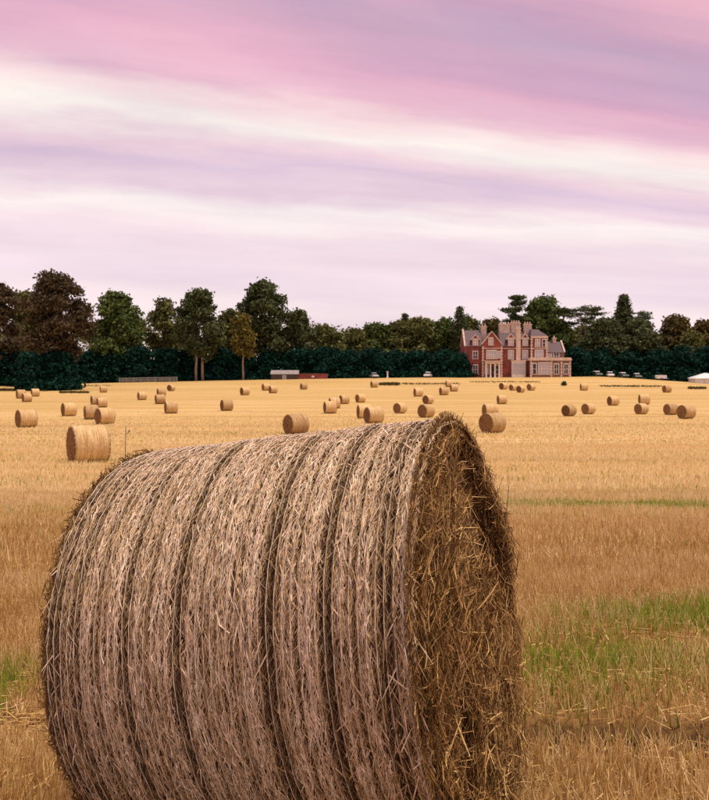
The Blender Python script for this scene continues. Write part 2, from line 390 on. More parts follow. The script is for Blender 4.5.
# netting: rings round the roll with a zigzag thread between each pair
def tube_rings(C, r, closed=True):
    """C: M curves of K points with radial frames; three-sided cords"""
    m_, k, _ = C.shape
    rad = np.stack([0 * C[..., 0], C[..., 1], C[..., 2] - BR], -1); rad = norm(rad)
    axv = np.zeros_like(C); axv[..., 0] = 1
    V = np.stack([C + rad * r, C - rad * r * .5 + axv * r * .87, C - rad * r * .5 - axv * r * .87], 2)
    V = V.reshape(-1, 3); idx = np.arange(m_ * k * 3).reshape(m_, k, 3)
    nx = np.roll(idx, -1, 1)
    q = np.stack([idx, np.roll(idx, -1, 2), np.roll(nx, -1, 2), nx], -1)
    return V, q.reshape(-1, 4)
tk = np.linspace(0, 2 * math.pi, 260, endpoint=False)
cur = []
for i in range(1, NSTR):
    s0 = i / NSTR; s = s0 + 0.0012 * (fbm(tk / (2 * math.pi) * 14 + i * 7, 0 * tk + i, 2, 3) - .5)
    cur.append(cyl(s, tk, relief(s, tk) + 0.0065 + 0.002 * (vnoise(tk * 30, 0 * tk + i, 6) - .5)))
V1, Q1 = tube_rings(np.array(cur), 0.0014)
kz = 100; tz = np.linspace(0, 2 * math.pi, kz, endpoint=False); cur = []
for i in range(1, NSTR - 1):
    s = (i + 0.5 + 0.48 * np.where(np.arange(kz) % 2, 1, -1)) / NSTR
    cur.append(cyl(s, tz + i * 1.7, relief(np.full(kz, (i + .3) / NSTR), tz + i * 1.7) + 0.006))
V2, Q2 = tube_rings(np.array(cur), 0.0006)
o = obj('net_wrap', np_mesh('net_wrap', np.concatenate([V1, V2]), np.concatenate([Q1, Q2 + len(V1)])), MAT['net'], BALE); tag(o, kind='stuff')

def end_disc(sgn, name):
    nr, na = 70, 200
    rr, aa = np.meshgrid(np.linspace(0.003, .985, nr), np.linspace(0, 2 * math.pi, na, endpoint=False), indexing='ij')
    y = BR * rr * np.sin(aa); z = BR * rr * np.cos(aa)
    x = end_x(y, z, sgn) - sgn * (0.02 + 0.03 * rr ** 12)
    return obj(name, np_mesh(name, np.stack([x, y, BR + z], -1), grid_faces(nr, na, True)), MAT['bale_core'], BALE, True)
def end_straw(n, sgn, rng, rim):
    if rim: rad = BR * (1.0 - np.abs(rng.normal(0, .05, n)))
    else: rad = BR * np.sqrt(rng.random(n)) * 1.0
    a = rng.uniform(0, 2 * math.pi, n)
    y = rad * np.sin(a); z = rad * np.cos(a)
    K = 4; tt = np.linspace(-.5, .5, K)
    l = rng.uniform(.04, .13, n) * np.where(rng.random(n) < .12, 1.8, 1)
    tan = np.stack([0 * a, np.cos(a), -np.sin(a)], -1); rd = np.stack([0 * a, np.sin(a), np.cos(a)], -1); xv = np.zeros((n, 3)); xv[:, 0] = sgn
    q = rng.normal(0, .75 if not rim else .9, n); lift = rng.normal(0.04, .24, n) if not rim else rng.normal(0.05, .35, n)
    d = norm(np.cos(q)[:, None] * tan + np.sin(q)[:, None] * rd + lift[:, None] * xv)
    bend = rng.normal(0, .35, (n, 1)) * rd + rng.normal(-.05, .3, (n, 1)) * xv + rng.normal(0, .3, (n, 1)) * tan
    if sgn > 0:
        hol = np.maximum(np.exp(-(((y - .30) * .8776 + (z - .30) * .4794) / .12) ** 2 - ((-(y - .30) * .4794 + (z - .30) * .8776) / .24) ** 2), .8 * np.exp(-((y + .36) / .05) ** 2 - ((z + .30) / .16) ** 2))
        thin = rng.random(n) < np.minimum(1, 7 * hol); l = np.where(thin, .012, l)
    c0 = np.stack([end_x(y, z, sgn) + sgn * (rng.random(n) ** 2.2 * .05 - .012), y, BR + z], -1)
    P = c0[:, None] + d[:, None] * (tt[None, :, None] * l[:, None, None]) + bend[:, None] * ((tt ** 2)[None, :, None] * l[:, None, None])
    # keep the tangle inside the roll's outline except for a short beard
    yy, zz = P[..., 1], P[..., 2] - BR; r_ = np.sqrt(yy ** 2 + zz ** 2); lim = BR + (0.0 if not rim else 0.022 if sgn > 0 else 0.016)
    k_ = np.minimum(1, lim / np.maximum(r_, 1e-6)); P[..., 1] = yy * k_; P[..., 2] = BR + zz * k_
    P[..., 0] = sgn * np.maximum(P[..., 0] * sgn, BL / 2 - np.where(r_ > BR * .93, .008, .5))
    wv = norm(np.cross(norm(d), norm(rng.normal(size=(n, 3)) * .7 + xv))) * rng.uniform(.0009, .0022, n)[:, None]
    Wk = wv[:, None] * np.array([.6, 1, 1, .4])[None, :, None]
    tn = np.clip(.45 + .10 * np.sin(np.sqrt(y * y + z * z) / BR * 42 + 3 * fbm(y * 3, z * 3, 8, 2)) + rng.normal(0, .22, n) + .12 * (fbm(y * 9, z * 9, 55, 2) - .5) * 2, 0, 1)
    return P, Wk, np.repeat(tn, K * 2)
for sgn, n1, n2 in ((1, 33000, 5200), (-1, 3500, 2600)):
    e = end_disc(sgn, 'end_face')
    P1, W1, t1 = end_straw(n1, sgn, rg, False); P2, W2, t2 = end_straw(n2, sgn, rg, True)
    V, Q = strips(np.concatenate([P1, P2]), np.concatenate([W1, W2]))
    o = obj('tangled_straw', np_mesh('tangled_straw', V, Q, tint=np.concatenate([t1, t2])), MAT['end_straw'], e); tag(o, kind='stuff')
# loose wisps standing off the netted side
n = 2600; s = np.where(rg.random(n) < .35, rg.beta(1, 14, n), rg.random(n)); s = np.where(rg.random(n) < .2, 1 - rg.beta(1, 14, n), s)
th_ = rg.uniform(0, 2 * math.pi, n); K = 5; tt = np.linspace(0, 1, K); l = rg.uniform(.03, .10, n)
c0 = cyl(s, th_, relief(np.clip(s, 0, 1), th_)); rd = np.stack([0 * th_, np.sin(th_), np.cos(th_)], -1); tg = np.stack([0 * th_, np.cos(th_), -np.sin(th_)], -1)
edge = np.exp(-np.minimum(s, 1 - s) * BL / .05)
d = norm(tg * rg.choice([-1, 1], n)[:, None] + rd * (rg.uniform(.05, .28, n) + .35 * edge)[:, None] + np.array([1., 0, 0]) * rg.normal(0, .5, (n, 1)))
P = c0[:, None] + d[:, None] * (tt[None, :, None] * l[:, None, None]) - rd[:, None] * ((tt ** 2)[None, :, None] * (l * rg.uniform(0, .35, n))[:, None, None])
wv = norm(np.cross(d, rd)) * rg.uniform(.0010, .0022, n)[:, None]
V, Q = strips(P, wv[:, None] * np.array([1, 1, .9, .7, .3])[None, :, None])
o = obj('loose_straw', np_mesh('loose_straw', V, Q, tint=np.repeat(np.clip(rg.normal(.68, .18, n), 0, 1), K * 2)), MAT['wrap_straw'], BALE); tag(o, kind='stuff')

# ------------------------------------------------------------------ standing stubble (uncountable)
def in_bale(x, y):
    dx, dy = x - b_c.x, y - b_c.y
    a_ = dx * math.cos(B_YAW) - dy * math.sin(B_YAW); p_ = dx * math.sin(B_YAW) + dy * math.cos(B_YAW)
    return (np.abs(a_) < .66) & (np.abs(p_) < .38)
def green_mask(x, y):
    n = fbm(x * .8, y * 1.3, 61, 3)
    g1 = 1.1 * np.exp(-((y - 5.55) / .48) ** 2) * sstep(.9, 2.1, x)
    g2 = .75 * np.exp(-((y - 4.75) / .6) ** 2 - ((x - 1.15) / .6) ** 2)
    g3 = 1.0 * np.exp(-((y - 4.95) / .4) ** 2) * sstep(-1.75, -2.0, x)
    g4 = .8 * np.exp(-((y - 16.6 + .12 * x) / .8) ** 2) * sstep(1.8, 3.2, x)
    g5 = .10 * (fbm(x * .22 + 4, y * .8, 90, 3) > .55) * sstep(9, 16, y)
    return np.clip(np.maximum.reduce([g1, g2, g3, g4, g5]) * (.25 + 1.5 * n) , 0, 1)
def stubble(y0, y1, dens, h, w, K, rng, name, label, extra=.9, hs=1.0):
    a0 = (.42 * y0 + extra); a1 = (.42 * y1 + extra); area = (a0 + a1) * (y1 - y0); n = int(area * dens)
    f_ = rng.random(n); y = y0 + (y1 - y0) * (np.sqrt(a0 * a0 + f_ * (a1 * a1 - a0 * a0)) - a0) / max(a1 - a0, 1e-6)
    x = rng.uniform(-1, 1, n) * (.42 * y + extra)
    # stalks stand in small tufts
    tx = np.round(x / .045) * .045; ty = np.round(y / .06) * .06
    if y1 < 20: x = tx + .45 * (x - tx) + .03 * (vnoise(tx * 40, ty * 40, 3) - .5); y = ty + .45 * (y - ty) + .05 * (vnoise(tx * 40, ty * 40, 8) - .5)
    gap = np.exp(-((track_d(x, y) + .05 * (fbm(x * 2.5, y * .5, 33, 2) - .5)) / .105) ** 2) * sstep(0.5, .8, np.abs(x + .17)) * (y < 8)
    patchy = fbm(x * 1.1, y * 2.2, 14, 3)
    thin_ = 1 - sstep(60, 112, y)
    keep = ~in_bale(x, y) & (rng.random(n) < .05 + .95 * thin_) & (rng.random(n) > gap * 1.1) & (rng.random(n) < .45 + 1.1 * patchy)
    x, y, gap, patchy = x[keep], y[keep], gap[keep], patchy[keep]; n = len(x)
    z = ground_z(x, y) - .006
    g_ = rng.random(n) < green_mask(x, y)
    hh = rng.uniform(*h, n) * (.55 + .9 * patchy) * np.where(g_, .95, 1) * (1 - .5 * gap)
    az = rng.uniform(0, 2 * math.pi, n); lean = np.abs(rng.normal(0, .30, n)) + np.where(rng.random(n) < .12, .7, 0)
    hd = np.stack([np.cos(az), np.sin(az), 0 * az], -1)
    tt = np.linspace(0, 1, K)
    P = np.stack([x, y, z], -1)[:, None] + np.array([0, 0, 1.])[None, None] * (tt[None, :, None] * (hh * np.cos(np.minimum(lean, 1.2)))[:, None, None]) \
        + hd[:, None] * ((tt ** 1.6)[None, :, None] * (hh * np.sin(np.minimum(lean, 1.2)))[:, None, None])
    wa = rng.uniform(-.9, .9, n)
    wv = np.stack([np.cos(wa), np.sin(wa), 0 * wa], -1) * (rng.uniform(*w, n) * np.where(g_, 1.3, 1))[:, None]
    tap = np.linspace(1, .35, K)
    brown = .07 * np.exp(-((y - 10.5) / 3.2) ** 2)
    tn = .70 + rng.normal(0, .18, n) + .35 * (patchy - .5) - brown + .30 * (fbm(x * .05 + 3, y * 1.1, 71, 3) - .5) * sstep(7, 12, y) + .24 * sstep(9, 22, y)
    tn = np.clip(tn, .30, 1); tn = np.where(g_, rng.uniform(0, .2, n), tn)
    V, Q = strips(P, wv[:, None] * tap[None, :, None])
    o = obj(name, np_mesh(name, V, Q, tint=np.repeat(tn, K * 2)), MAT['stubble']); tag(o, label, 'stubble', kind='stuff')
rs = np.random.default_rng(5)
stubble(2.3, 8, 4600, (.055, .125), (.0014, .0030), 3, rs, 'straw_stubble', 'golden upright straw stubble with green shoots around the big bale')
stubble(8, 20, 850, (.07, .14), (.0028, .0055), 2, rs, 'straw_stubble', 'brownish gold stubble behind the big foreground bale')
stubble(20, 48, 130, (.08, .16), (.006, .013), 2, rs, 'straw_stubble', 'paler stubble stretching across the middle of the field')
stubble(48, 115, 18, (.08, .15), (.015, .035), 2, rs, 'straw_stubble', 'short pale stubble among the scattered bales')
# cut straw lying flat on the ground
n = 6000; y = 2.4 + 7.5 * rs.random(n) ** 1.3; x = rs.uniform(-1, 1, n) * (.42 * y + .9)
xa = np.where(rs.random(n // 3) < .93, rs.uniform(-3, -.8, n // 3), rs.uniform(.6, 3, n // 3)); x = np.concatenate([x, xa]); y = np.concatenate([y, 4.05 - .3 * xa + rs.normal(0, .10, n // 3)]); k_ = ~in_bale(x, y) & ~((x > .3) & (np.abs(track_d(x, y)) < .14) & (rs.random(len(x)) < .85)); x, y = x[k_], y[k_]; n = len(x)
az = rs.normal(0, 1.0, n); l = rs.uniform(.04, .14, n); tt = np.linspace(-.5, .5, 3)
dv = np.stack([np.cos(az), np.sin(az), rs.normal(0, .12, n)], -1)
P = np.stack([x, y, ground_z(x, y) + rs.uniform(.004, .035, n)], -1)[:, None] + dv[:, None] * (tt[None, :, None] * l[:, None, None])
P[..., 2] = np.maximum(P[..., 2], ground_z(P[..., 0], P[..., 1]) + .003)
wv = np.stack([-np.sin(az), np.cos(az), 0 * az + .5], -1) * rs.uniform(.0012, .0025, n)[:, None]
V, Q = strips(P, np.repeat(wv[:, None], 3, 1))
o = obj('straw_litter', np_mesh('straw_litter', V, Q, tint=np.repeat(np.clip(rs.normal(.62, .14, n), .35, 1), 6)), MAT['stubble'])
tag(o, 'cut straw lying flat between the stubble stalks', 'straw', kind='stuff')

# ------------------------------------------------------------------ the house at the far side of the field
def brick_material(name, c1, c2, mortar, scale):
    m, t, b = new_mat(name)
    g = N(t, 'ShaderNodeTexCoord'); sx = N(t, 'ShaderNodeSeparateXYZ'); t.links.new(g.outputs['Object'], sx.inputs[0])
    cb = N(t, 'ShaderNodeCombineXYZ'); t.links.new(M(t, 'ADD', sx.outputs[0], sx.outputs[1]), cb.inputs[0]); t.links.new(sx.outputs[2], cb.inputs[1])
    bk = N(t, 'ShaderNodeTexBrick', inp={'Scale': scale, 'Color1': (*c1, 1), 'Color2': (*c2, 1), 'Mortar': (*mortar, 1), 'Mortar Size': 0.01, 'Brick Width': 0.5, 'Row Height': 0.17})
    t.links.new(cb.outputs[0], bk.inputs['Vector'])
    n = N(t, 'ShaderNodeTexNoise', inp={'Scale': 0.6, 'Detail': 5.0}); t.links.new(g.outputs['Object'], n.inputs['Vector'])
    c = mixc(t, 1.0, bk.outputs['Color'], ramp(t, n.outputs['Fac'], [(0.3, (0.62, 0.62, 0.62)), (0.7, (1.25, 1.25, 1.25))]).outputs[0], 'MULTIPLY')
    t.links.new(c, b.inputs['Base Color']); b.inputs['Roughness'].default_value = 0.85
    return m
MAT['brick'] = brick_material('red_brick', (0.29, 0.055, 0.042), (0.20, 0.040, 0.034), (0.28, 0.15, 0.12), 2.2)
MAT['stone'] = noise_mat('pale_stone', (0.50, 0.38, 0.29), (0.76, 0.61, 0.49), 1.3, 0.8)
MAT['wing_stone'] = noise_mat('brown_stone', (0.16, 0.08, 0.06), (0.27, 0.145, 0.11), 0.9, 0.8)
MAT['slate'] = noise_mat('purple_slate', (0.075, 0.048, 0.058), (0.14, 0.092, 0.105), 2.5, 0.6, 0.4, stretch=(1, 1, 4))
MAT['frame'] = noise_mat('white_paint', (0.66, 0.60, 0.56), (0.80, 0.76, 0.72), 2, 0.5)
m, t, b = new_mat('window_glass'); b.inputs['Base Color'].default_value = (0.42, 0.38, 0.36, 1); b.inputs['Roughness'].default_value = 0.08; b.inputs['Specular IOR Level'].default_value = 0.9; MAT['glass'] = m
m, t, b = new_mat('dark_glass'); b.inputs['Base Color'].default_value = (0.03, 0.025, 0.03, 1); b.inputs['Roughness'].default_value = 0.08; MAT['dark_glass'] = m
MAT['door'] = noise_mat('dark_door', (0.03, 0.02, 0.02), (0.06, 0.04, 0.035), 3, 0.5)
HY = 246.0
hp = at_depth(464.5, 378.2, HY); HZ = gz(hp.x + 14, HY) - 0.1
HOUSE = empty('country_house', (hp.x, HY, HZ))
tag(HOUSE, 'red brick country house with gables, slate roofs and cream chimneys beyond the field', 'house')
def hbox(name, mat, *a): return MB().box(*a).build(name, MAT[mat], HOUSE)
def gable_roof_x(name, x0, x1, y0, y1, ze, zr, over=.25):
    """roof with its ridge along x"""
    ym = (y0 + y1) / 2; s_ = (zr - ze) / (ym - y0)
    return MB().prismx([(y0 - over, ze - over * s_), (ym, zr), (y1 + over, ze - over * s_), (y1 + over, ze - over * s_ - .2), (ym, zr - .25), (y0 - over, ze - over * s_ - .2)], x0, x1).build(name, MAT['slate'], HOUSE)
def gable_roof_y(name, x0, x1, y0, y1, ze, zr, over=.2):
    xm = (x0 + x1) / 2; s_ = (zr - ze) / (xm - x0)
    return MB().prism([(x0 - over, ze - over * s_), (xm, zr), (x1 + over, ze - over * s_), (x1 + over, ze - over * s_ - .2), (xm, zr - .25), (x0 - over, ze - over * s_ - .2)], y0, y1).build(name, MAT['slate'], HOUSE)
def window(x, z0, z1, w, y, lights=2, rows=2, glass='glass', st=.18):
    f = MB(); x0, x1 = x - w / 2, x + w / 2
    f.box(x0 - st, x0, y - .14, y + .05, z0, z1).box(x1, x1 + st, y - .14, y + .05, z0, z1).box(x0 - st, x1 + st, y - .16, y + .05, z1, z1 + st * 1.3)
    o = f.build('window', MAT['frame'], HOUSE)
    MB().box(x0 - st - .08, x1 + st + .08, y - .26, y + .05, z0 - .18, z0 - .002).build('sill', MAT['stone'], o)
    for i in range(lights):
        for j in range(rows):
            a0 = x0 + w * i / lights; a1 = x0 + w * (i + 1) / lights; c0 = z0 + (z1 - z0) * j / rows; c1 = z0 + (z1 - z0) * (j + 1) / rows
            MB().box(a0 + .05, a1 - .05, y - .05, y - .03, c0 + .05, c1 - .05).build('pane', MAT[glass], o)
    g_ = MB()
    for i in range(1, lights): g_.box(x0 + w * i / lights - .05, x0 + w * i / lights + .05, y - .10, y - .02, z0, z1)
    for j in range(1, rows): g_.box(x0, x1, y - .088, y - .022, z0 + (z1 - z0) * j / rows - .05, z0 + (z1 - z0) * j / rows + .05)
    if g_.v: g_.build('mullion', MAT['frame'], o)
    return o
def chimney(x0, x1, y0, y1, z0, z1, pots):
    c_ = MB().box(x0, x1, y0, y1, z0, z1 - .35).box(x0 - .14, x1 + .14, y0 - .14, y1 + .14, z1 - .35, z1).box(x0 - .08, x1 + .08, y0 - .08, y1 + .08, z1 - 1.0, z1 - .85).build('chimney', MAT['stone'], HOUSE)
    for i in range(pots):
        px = x0 + (x1 - x0) * (i + .5) / pots
        MB().tube([(px, (y0 + y1) / 2, z1 - .02), (px, (y0 + y1) / 2, z1 + .3), (px, (y0 + y1) / 2, z1 + .62)], [.19, .15, .18], 8).build('chimney_pot', MAT['stone'], c_)
    return c_
def gable_wall(x0, x1, y0, y1, ze, zr, mat='brick', cope=True, zb=0):
    xm = (x0 + x1) / 2
    o = MB().prism([(x0, zb), (x1, zb), (x1, ze), (xm, zr), (x0, ze)], y0, y1).build('wall', MAT[mat], HOUSE)
    if cope:
        MB().prism([(x0 - .12, ze - .1), (xm, zr + .12), (xm, zr + .42), (x0 - .3, ze + .12)], y0 - .12, y0 + .35).prism([(x1 + .12, ze - .1), (x1 + .3, ze + .12), (xm, zr + .42), (xm, zr + .12)], y0 - .12, y0 + .35).build('coping', MAT['stone'], o)
    return o
# left range
MB().prismx([(0, 0), (0, 8.7), (4.6, 12.9), (9.2, 8.7), (9.2, 0)], 0, 4.75).build('wall', MAT['brick'], HOUSE)
gable_roof_x('roof', .3, 4.9, 0, 9.2, 8.85, 13.15)
cp = MB().prismx([(-.35, 8.5), (-.35, 8.8), (4.6, 13.55), (9.55, 8.8), (9.55, 8.5), (4.6, 13.1)], -.12, .28).build('coping', MAT['stone'], HOUSE)
d_ = gable_wall(1.95, 3.95, -.12, 2.0, 10.3, 11.5, zb=8.3); gable_roof_y('roof', 1.85, 4.05, .25, 3.0, 10.42, 11.62)
window(2.95, 8.9, 10.4, 1.05, -.12, 2, 2); window(2.95, 5.2, 7.1, 1.2, 0, 2, 2, 'dark_glass'); window(2.95, 1.0, 3.4, 1.2, 0, 2, 2, 'dark_glass')
# gabled front with the entrance
gable_wall(4.75, 9.85, -1.1, 7.5, 9.1, 12.3); gable_roof_y('roof', 4.8, 9.8, -.72, 7.0, 9.25, 12.5)
window(7.0, 8.9, 10.7, 1.0, -1.1, 2, 2); window(7.2, 5.2, 7.3, 2.5, -1.1, 4, 2); window(9.2, 5.4, 7.0, .5, -1.1, 1, 1)
pw = MB().box(5.3, 9.4, -2.7, -1.105, 3.75, 4.35).box(5.15, 9.55, -2.9, -1.102, 4.35, 4.6).build('porch', MAT['stone'], HOUSE)
for cx_ in (5.6, 6.75, 7.95, 9.1):
    MB().tube([(cx_, -2.45, 0), (cx_, -2.45, .3), (cx_, -2.45, .32), (cx_, -2.45, 3.5), (cx_, -2.45, 3.74)], [.32, .32, .24, .2, .32], 10).build('column', MAT['frame'], pw)
dr = MB().box(6.85, 7.85, -1.2, -1.11, .1, 2.9).build('door', MAT['door'], HOUSE); MB().box(7.68, 7.74, -1.28, -1.205, 1.2, 1.5).build('handle', MAT['stone'], dr)
window(5.9, 1.0, 3.3, .7, -1.1, 1, 2); window(8.7, 1.0, 3.3, .7, -1.1, 1, 2, 'dark_glass')
# centre
MB().prismx([(-.3, 0), (-.3, 8.7), (5.0, 12.8), (10, 8.7), (10, 0)], 9.85, 18.0).build('wall', MAT['brick'], HOUSE)
gable_roof_x('roof', 9.9, 18.1, -.3, 10, 8.85, 13.0)
for wx in (12.6, 16.5):
    gable_wall(wx - 1.0, wx + 1.0, -.42, 2.0, 10.4, 11.7, zb=8.3); gable_roof_y('roof', wx - 1.1, wx + 1.1, -.02, 3.2, 10.52, 11.82)
    window(wx, 8.8, 10.6, 1.1, -.42, 2, 2); window(wx, 5.1, 7.3, 1.25, -.3, 2, 2)
bay = MB().prism([(12.7, 0), (16.4, 0), (16.4, 4.4), (12.7, 4.4)], -1.6, -.305).build('bay_window', MAT['frame'], HOUSE)
for i in range(4):
    for j, (c0, c1) in enumerate(((.9, 2.5), (2.6, 3.9))): MB().box(12.9 + i * .86, 13.65 + i * .86, -1.66, -1.6, c0, c1).build('pane', MAT['glass'], bay)
MB().box(12.5, 16.6, -1.8, -.31, 4.4, 4.75).build('cornice', MAT['stone'], bay)
chimney(14.0, 15.2, -.75, .5, 0.002, 13.5, 2)
chimney(10.2, 13.1, 4.0, 5.6, 11.6, 14.9, 4); chimney(13.4, 16.0, 4.2, 5.6, 11.6, 15.3, 4); chimney(17.0, 19.1, 4.0, 5.4, 11.2, 14.9, 3); chimney(5.1, 6.6, 4.0, 5.3, 10, 14.3, 2)
# right-hand bay with its pediment
MB().box(18.0, 22.3, -1.3, 9, 0, 11.0).build('wall', MAT['brick'], HOUSE)
MB().box(17.8, 22.5, -1.55, -1.305, 10.75, 11.25).build('cornice', MAT['stone'], HOUSE)
MB().box(17.85, 22.45, -1.45, -1.306, 7.75, 8.0).build('string_course', MAT['stone'], HOUSE)
MB().add([(17.8, -1.5, 11.26), (22.5, -1.5, 11.26), (22.5, 9.2, 11.26), (17.8, 9.2, 11.26), (18.6, 2.2, 13.3), (20.4, 2.2, 13.3), (20.4, 6, 13.3), (18.6, 6, 13.3)],
         [(0, 3, 2, 1), (4, 5, 6, 7), (0, 1, 5, 4), (1, 2, 6, 5), (2, 3, 7, 6), (3, 0, 4, 7)]).build('roof', MAT['slate'], HOUSE)
window(19.7, 8.4, 10.3, 1.1, -1.3, 2, 2); window(21.4, 8.4, 10.3, .7, -1.3, 1, 2, 'dark_glass'); window(20.1, 5.2, 7.3, 2.0, -1.3, 3, 2)
# right wing and the single storey front
MB().prismx([(.5, 0), (.5, 7.0), (4.5, 9.8), (8.5, 7.0), (8.5, 0)], 22.3, 27.4).build('wall', MAT['wing_stone'], HOUSE)
gable_roof_x('roof', 22.2, 27.3, .5, 8.5, 7.1, 10.0); MB().prismx([(.15, 6.9), (.15, 7.2), (4.5, 10.4), (8.85, 7.2), (8.85, 6.9), (4.5, 9.95)], 27.2, 27.6).build('coping', MAT['stone'], HOUSE)
chimney(25.0, 25.9, 4, 5, 9.3, 11.1, 1)
window(23.4, 5.2, 6.7, .8, .5, 2, 1); window(25.2, 5.1, 6.7, 1.3, .5, 2, 2, 'dark_glass')
MB().box(17.4, 28.2, -3.6, .48, 0, 4.6).build('wall', MAT['wing_stone'], HOUSE)
MB().box(17.15, 28.45, -3.85, .7, 4.6, 5.0).box(17.3, 28.3, -3.7, .6, 5.0, 5.4).build('cornice', MAT['stone'], HOUSE)
window(21.0, .9, 3.9, 2.9, -3.6, 4, 2); window(18.4, 1.0, 3.7, .9, -3.6, 1, 2, 'dark_glass'); window(24.3, 1.0, 3.6, 1.1, -3.6, 2, 2, 'dark_glass'); window(26.9, 1.0, 3.6, 1.0, -3.6, 2, 2, 'dark_glass')
for qx, qy, z1 in ((4.75, -1.2, 9.0), (9.85, -1.2, 9.0), (17.95, -1.4, 10.7), (22.1, -1.4, 10.7), (17.4, -3.7, 4.58), (22.9, -3.7, 4.58), (25.6, -3.7, 4.58), (27.9, -3.7, 4.58)):
    q_ = MB(); k = 0; z = 0.0
    while z < z1 - .4:
        w_ = .34 if k % 2 else .22
        q_.box(qx - w_ + .15, qx + w_ + .05, qy + .02, qy + .13, z, z + .38); z += .41; k += 1
    q_.build('quoins', MAT['stone'], HOUSE)
MB().box(4.9, 9.7, -1.16, -1.101, 7.9, 8.1).build('string_course', MAT['stone'], HOUSE); MB().box(9.9, 17.9, -.36, -.301, 7.88, 8.08).build('string_course', MAT['stone'], HOUSE)

# ------------------------------------------------------------------ trees and shrubs
BARK = noise_mat('bark', (0.10, 0.07, 0.05), (0.22, 0.16, 0.12), 3, 0.9)
PALEBARK = noise_mat('pale_bark', (0.20, 0.15, 0.11), (0.36, 0.28, 0.22), 3, 0.9)
def leaf_mat(name, dk, md, lt): return tint_mat(name, [(0.0, dk), (0.55, md), (1.0, lt)], 0.7, 0.08, None, 0.2)
LEAF = {
    'olive': leaf_mat('olive_leaves', (0.045, 0.052, 0.016), (0.145, 0.155, 0.048), (0.28, 0.28, 0.10)),
    'green': leaf_mat('green_leaves', (0.035, 0.058, 0.016), (0.100, 0.145, 0.042), (0.20, 0.25, 0.075)),
    'deep': leaf_mat('deep_leaves', (0.032, 0.046, 0.020), (0.086, 0.110, 0.046), (0.165, 0.195, 0.08)),
    'copper': leaf_mat('copper_leaves', (0.036, 0.028, 0.015), (0.098, 0.074, 0.040), (0.17, 0.13, 0.072)),
    'brown': leaf_mat('brown_leaves', (0.050, 0.040, 0.015), (0.120, 0.098, 0.034), (0.21, 0.17, 0.06)),
    'yellow': leaf_mat('yellow_leaves', (0.07, 0.065, 0.015), (0.16, 0.14, 0.035), (0.28, 0.23, 0.06)),
    'teal': leaf_mat('blue_green_leaves', (0.003, 0.016, 0.012), (0.007, 0.042, 0.030), (0.016, 0.080, 0.055)),
}
def leaves(C, sig, per, size, rng, flat=1.0):
    """leaf-sized faces spread round clump centres C"""
    n = len(C) * per; c_ = np.repeat(C, per, 0)
    sg = np.repeat(np.broadcast_to(sig, (len(C),)), per)
    P = c_ + rng.normal(0, 1, (n, 3)) * sg[:, None] * np.array([1, 1, .75 * flat])
    nrm = norm(rng.normal(0, 1, (n, 3)) + np.array([0, 0, .7]) + .6 * norm(P - c_))
    a = norm(np.cross(nrm, rng.normal(0, 1, (n, 3)))); b_ = np.cross(nrm, a)
    s_ = size * rng.uniform(.6, 1.3, n)[:, None]
    V = np.stack([P - a * s_, P + b_ * s_ * .6 + nrm * s_ * .15, P + a * s_, P - b_ * s_ * .6 + nrm * s_ * .15], 1)
    tc_ = np.repeat(rng.normal(.5, .22, len(C)), per)
    return V.reshape(-1, 3), np.arange(n * 4).reshape(n, 4), np.repeat(np.clip(tc_ + rng.normal(0, .14, n), 0, 1), 4)
def limb(mb, p0, p1, r0, r1, rng, n=5, sag=.08, sides=6):
    p0, p1 = Vector(p0), Vector(p1); ln = (p1 - p0).length; pts = []
    for i in range(n):
        t_ = i / (n - 1); w = math.sin(t_ * math.pi) * ln * sag
        pts.append(p0.lerp(p1, t_) + Vector((rng.normal() * w, rng.normal() * w, rng.normal() * w * .4)))
    mb.tube(pts, [r0 + (r1 - r0) * i / (n - 1) for i in range(n)], sides)
